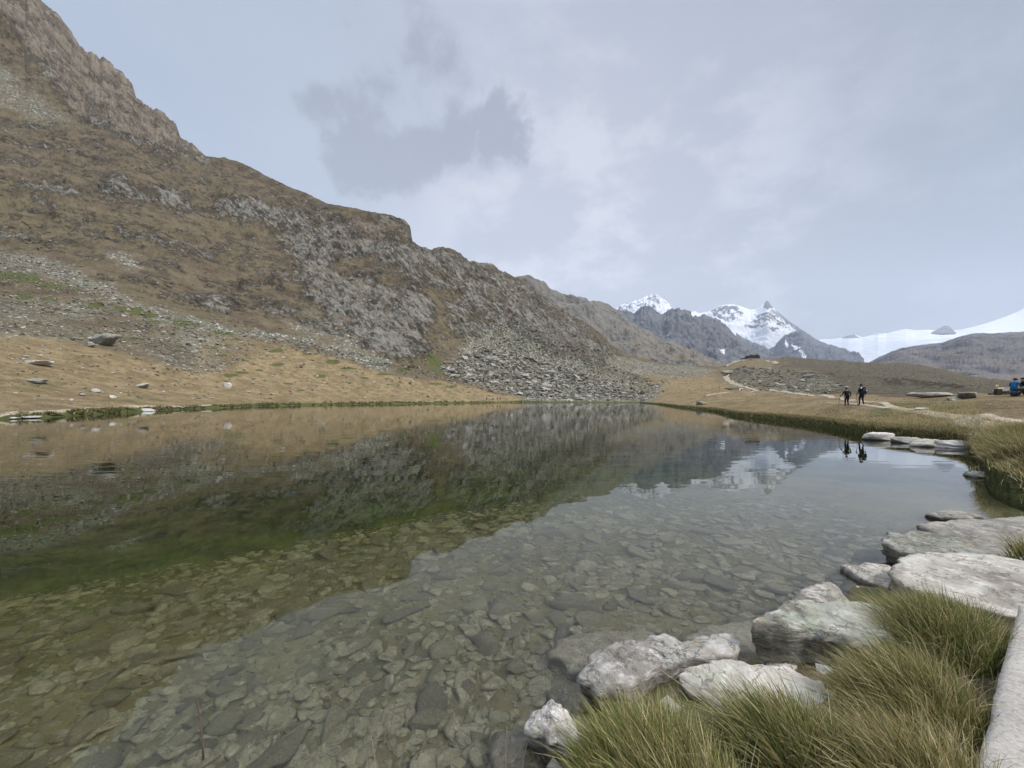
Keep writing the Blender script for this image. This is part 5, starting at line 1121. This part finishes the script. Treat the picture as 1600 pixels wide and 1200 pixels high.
solid('shoulder_strap', M['blackcloth'], bp, [(-.1, .14, .36, .05, .16, .03, 0)], bev=.01); solid('shoulder_strap', M['blackcloth'], bp, [(.1, .14, .36, .05, .16, .03, 0)], bev=.01)
solid('rolled_towel', M['white'], bp, cyls=[((-.24, .02, .42), (-.12, .02, .45), .045, .045)])
def sitter(lean=.05):
    J = {'pelvis': (0, 0, .12, (.16, .13)), 'belly': (0, lean, .28, (.155, .125)), 'chest': (0, lean * 2.2, .45, (.17, .125)), 'collar': (0, lean * 3, .57, (.12, .085)), 'neck': (0, lean * 3.4 + .02, .65, .055), 'jaw': (0, lean * 3.6 + .05, .72, (.062, .07)),
         'skull': (0, lean * 3.6 + .045, .79, (.08, .092)), 'crown': (0, lean * 3.6 + .03, .86, (.055, .065)), 'nose': (0, lean * 3.6 + .145, .74, .014),
         'Lshoulder': (-.19, lean * 2.8, .56, .066), 'Rshoulder': (.19, lean * 2.8, .56, .066), 'Lelbow': (-.26, .14, .34, .052), 'Relbow': (.26, .14, .34, .052), 'Lwrist': (-.14, .34, .26, .032), 'Rwrist': (.14, .34, .26, .032),
         'Lhip': (-.10, .03, .10, .10), 'Rhip': (.10, .03, .10, .10), 'Lknee': (-.13, .44, .13, .07), 'Rknee': (.13, .46, .10, .07), 'Lankle': (-.13, .60, -.26, .05), 'Rankle': (.13, .66, -.27, .05), 'Ltoe': (-.13, .74, -.31, .042), 'Rtoe': (.13, .80, -.32, .042)}
    E = list(BODY_E); limbs(E); hand(J, E, 'L', J['Lwrist'][:3], (.5, .8, -.3), (0, 0, 1), .5); hand(J, E, 'R', J['Rwrist'][:3], (-.5, .8, -.3), (0, 0, 1), .5); return J, E
def sit_pick(c):
    if c.z > .655: return 3
    if c.z < -.22: return 2
    if abs(c.x) < .15 and c.y > .33 and .17 < c.z < .32: return 3
    return 0 if (c.z > .2 or c.y < -.02) else 1
J, E = sitter(.03); q = at(1576, 618.5); k = q.y / F; s3 = (611 - 590) * k / .90
p3 = person('person', J, E, (at(1576, 618.5).x, q.y - .25, H - (611.5 - HZ) / F * q.y), -1.45, s3, [M['blue'], M['darkblue'], M['boots'], M['skin']], sit_pick, 'person in bright blue jacket sitting on a boulder at the right edge, legs stretched right')
hr = cap(p3, .80, M['hair'], .13, 'hair', False, .105)
J, E = sitter(.08); q = at(1603, 619); p4 = person('person', J, E, (q.x + .1, q.y - .1, H - (611 - HZ) / F * q.y), 1.3, s3, [M['blackcloth'], M['darkblue'], M['boots'], M['skin']], sit_pick, 'person in black sitting at the very right edge facing the one in blue')
cap(p4, .80, M['hair'], .30, 'hair', False, .105)
q = at(1569, 619); k = q.y / F; b2 = empty('backpack', (q.x, q.y - .55, q.z), .2); b2.scale = (1.0,) * 3; tag(b2, 'dark backpack on the ground under the person in blue', 'backpack')
v, f = ICO[4]; vb = np.sign(v) * np.abs(v) ** .6 * (4.2 * k, .16, 3.8 * k); link('bag', mesh_from('bag', vb + (0, 0, 3.6 * k), f), M['packgrey'], b2); solid('pocket', M['navy'], b2, [(0, -.17, 2.5 * k, 5 * k, .06, 3 * k, 0)], bev=.02); solid('strap', M['blackcloth'], b2, cyls=[((-.1, 0, 7.2 * k), (.1, 0, 7.2 * k), .02, .02)])
lb = empty('picnic_box', (q.x - 13 * k, q.y - .1, H - (608 - HZ) * k)); tag(lb, 'small pale yellow and white box left of the person in blue', 'box')
solid('box', M['yellowish'], lb, [(0, 0, 1.4 * k, 5.0 * k, .14, 2.6 * k, .1)], bev=.01); solid('lid', M['yellowish'], lb, [(-.6 * k, .05, 5.4 * k, 4.6 * k, .04, 2.6 * k, .1)], bev=.008); solid('paper', M['white'], lb, [(5.5 * k, -.02, 1.5 * k, 4.4 * k, .1, 1.2 * k, 0)], bev=.008)
solid('stand', M['wood'], lb, [(-.3 * k, .06, 3.2 * k, .03, .03, 6 * k, 0)]); solid('support', M['wood'], lb, [(1.5 * k, .05, -4.6 * k, 9 * k, .2, 9.4 * k, 0)], bev=.02)
for i, (px, py, col, lab) in enumerate(((760, 625.2, 'blackcloth', 'leftmost of four tiny people sitting on the far shore, in black'), (767, 624.8, 'white', 'tiny person with a white top on the far shore, second from left'), (775.5, 625, 'navy', 'tiny person in dark blue on the far shore, third from left'), (780.5, 624.8, 'blackcloth', 'rightmost of four tiny people on the far shore, in black'))):
    q = at(px, py); J, E = sitter(.05); J = {n: (a, b, c_ + .34, r) for n, (a, b, c_, r) in J.items()}
    t = person('person', J, E, (q.x, q.y, q.z), 3.0 + i * .3, 1.0, [M[col], M['darkblue'], M['boots'], M['skin']], lambda c: sit_pick(Vector((c.x, c.y, c.z - .34))), lab, 'people sitting on the far shore'); cap(t, 1.14, M['hair'], .2, 'hair', False, .105)
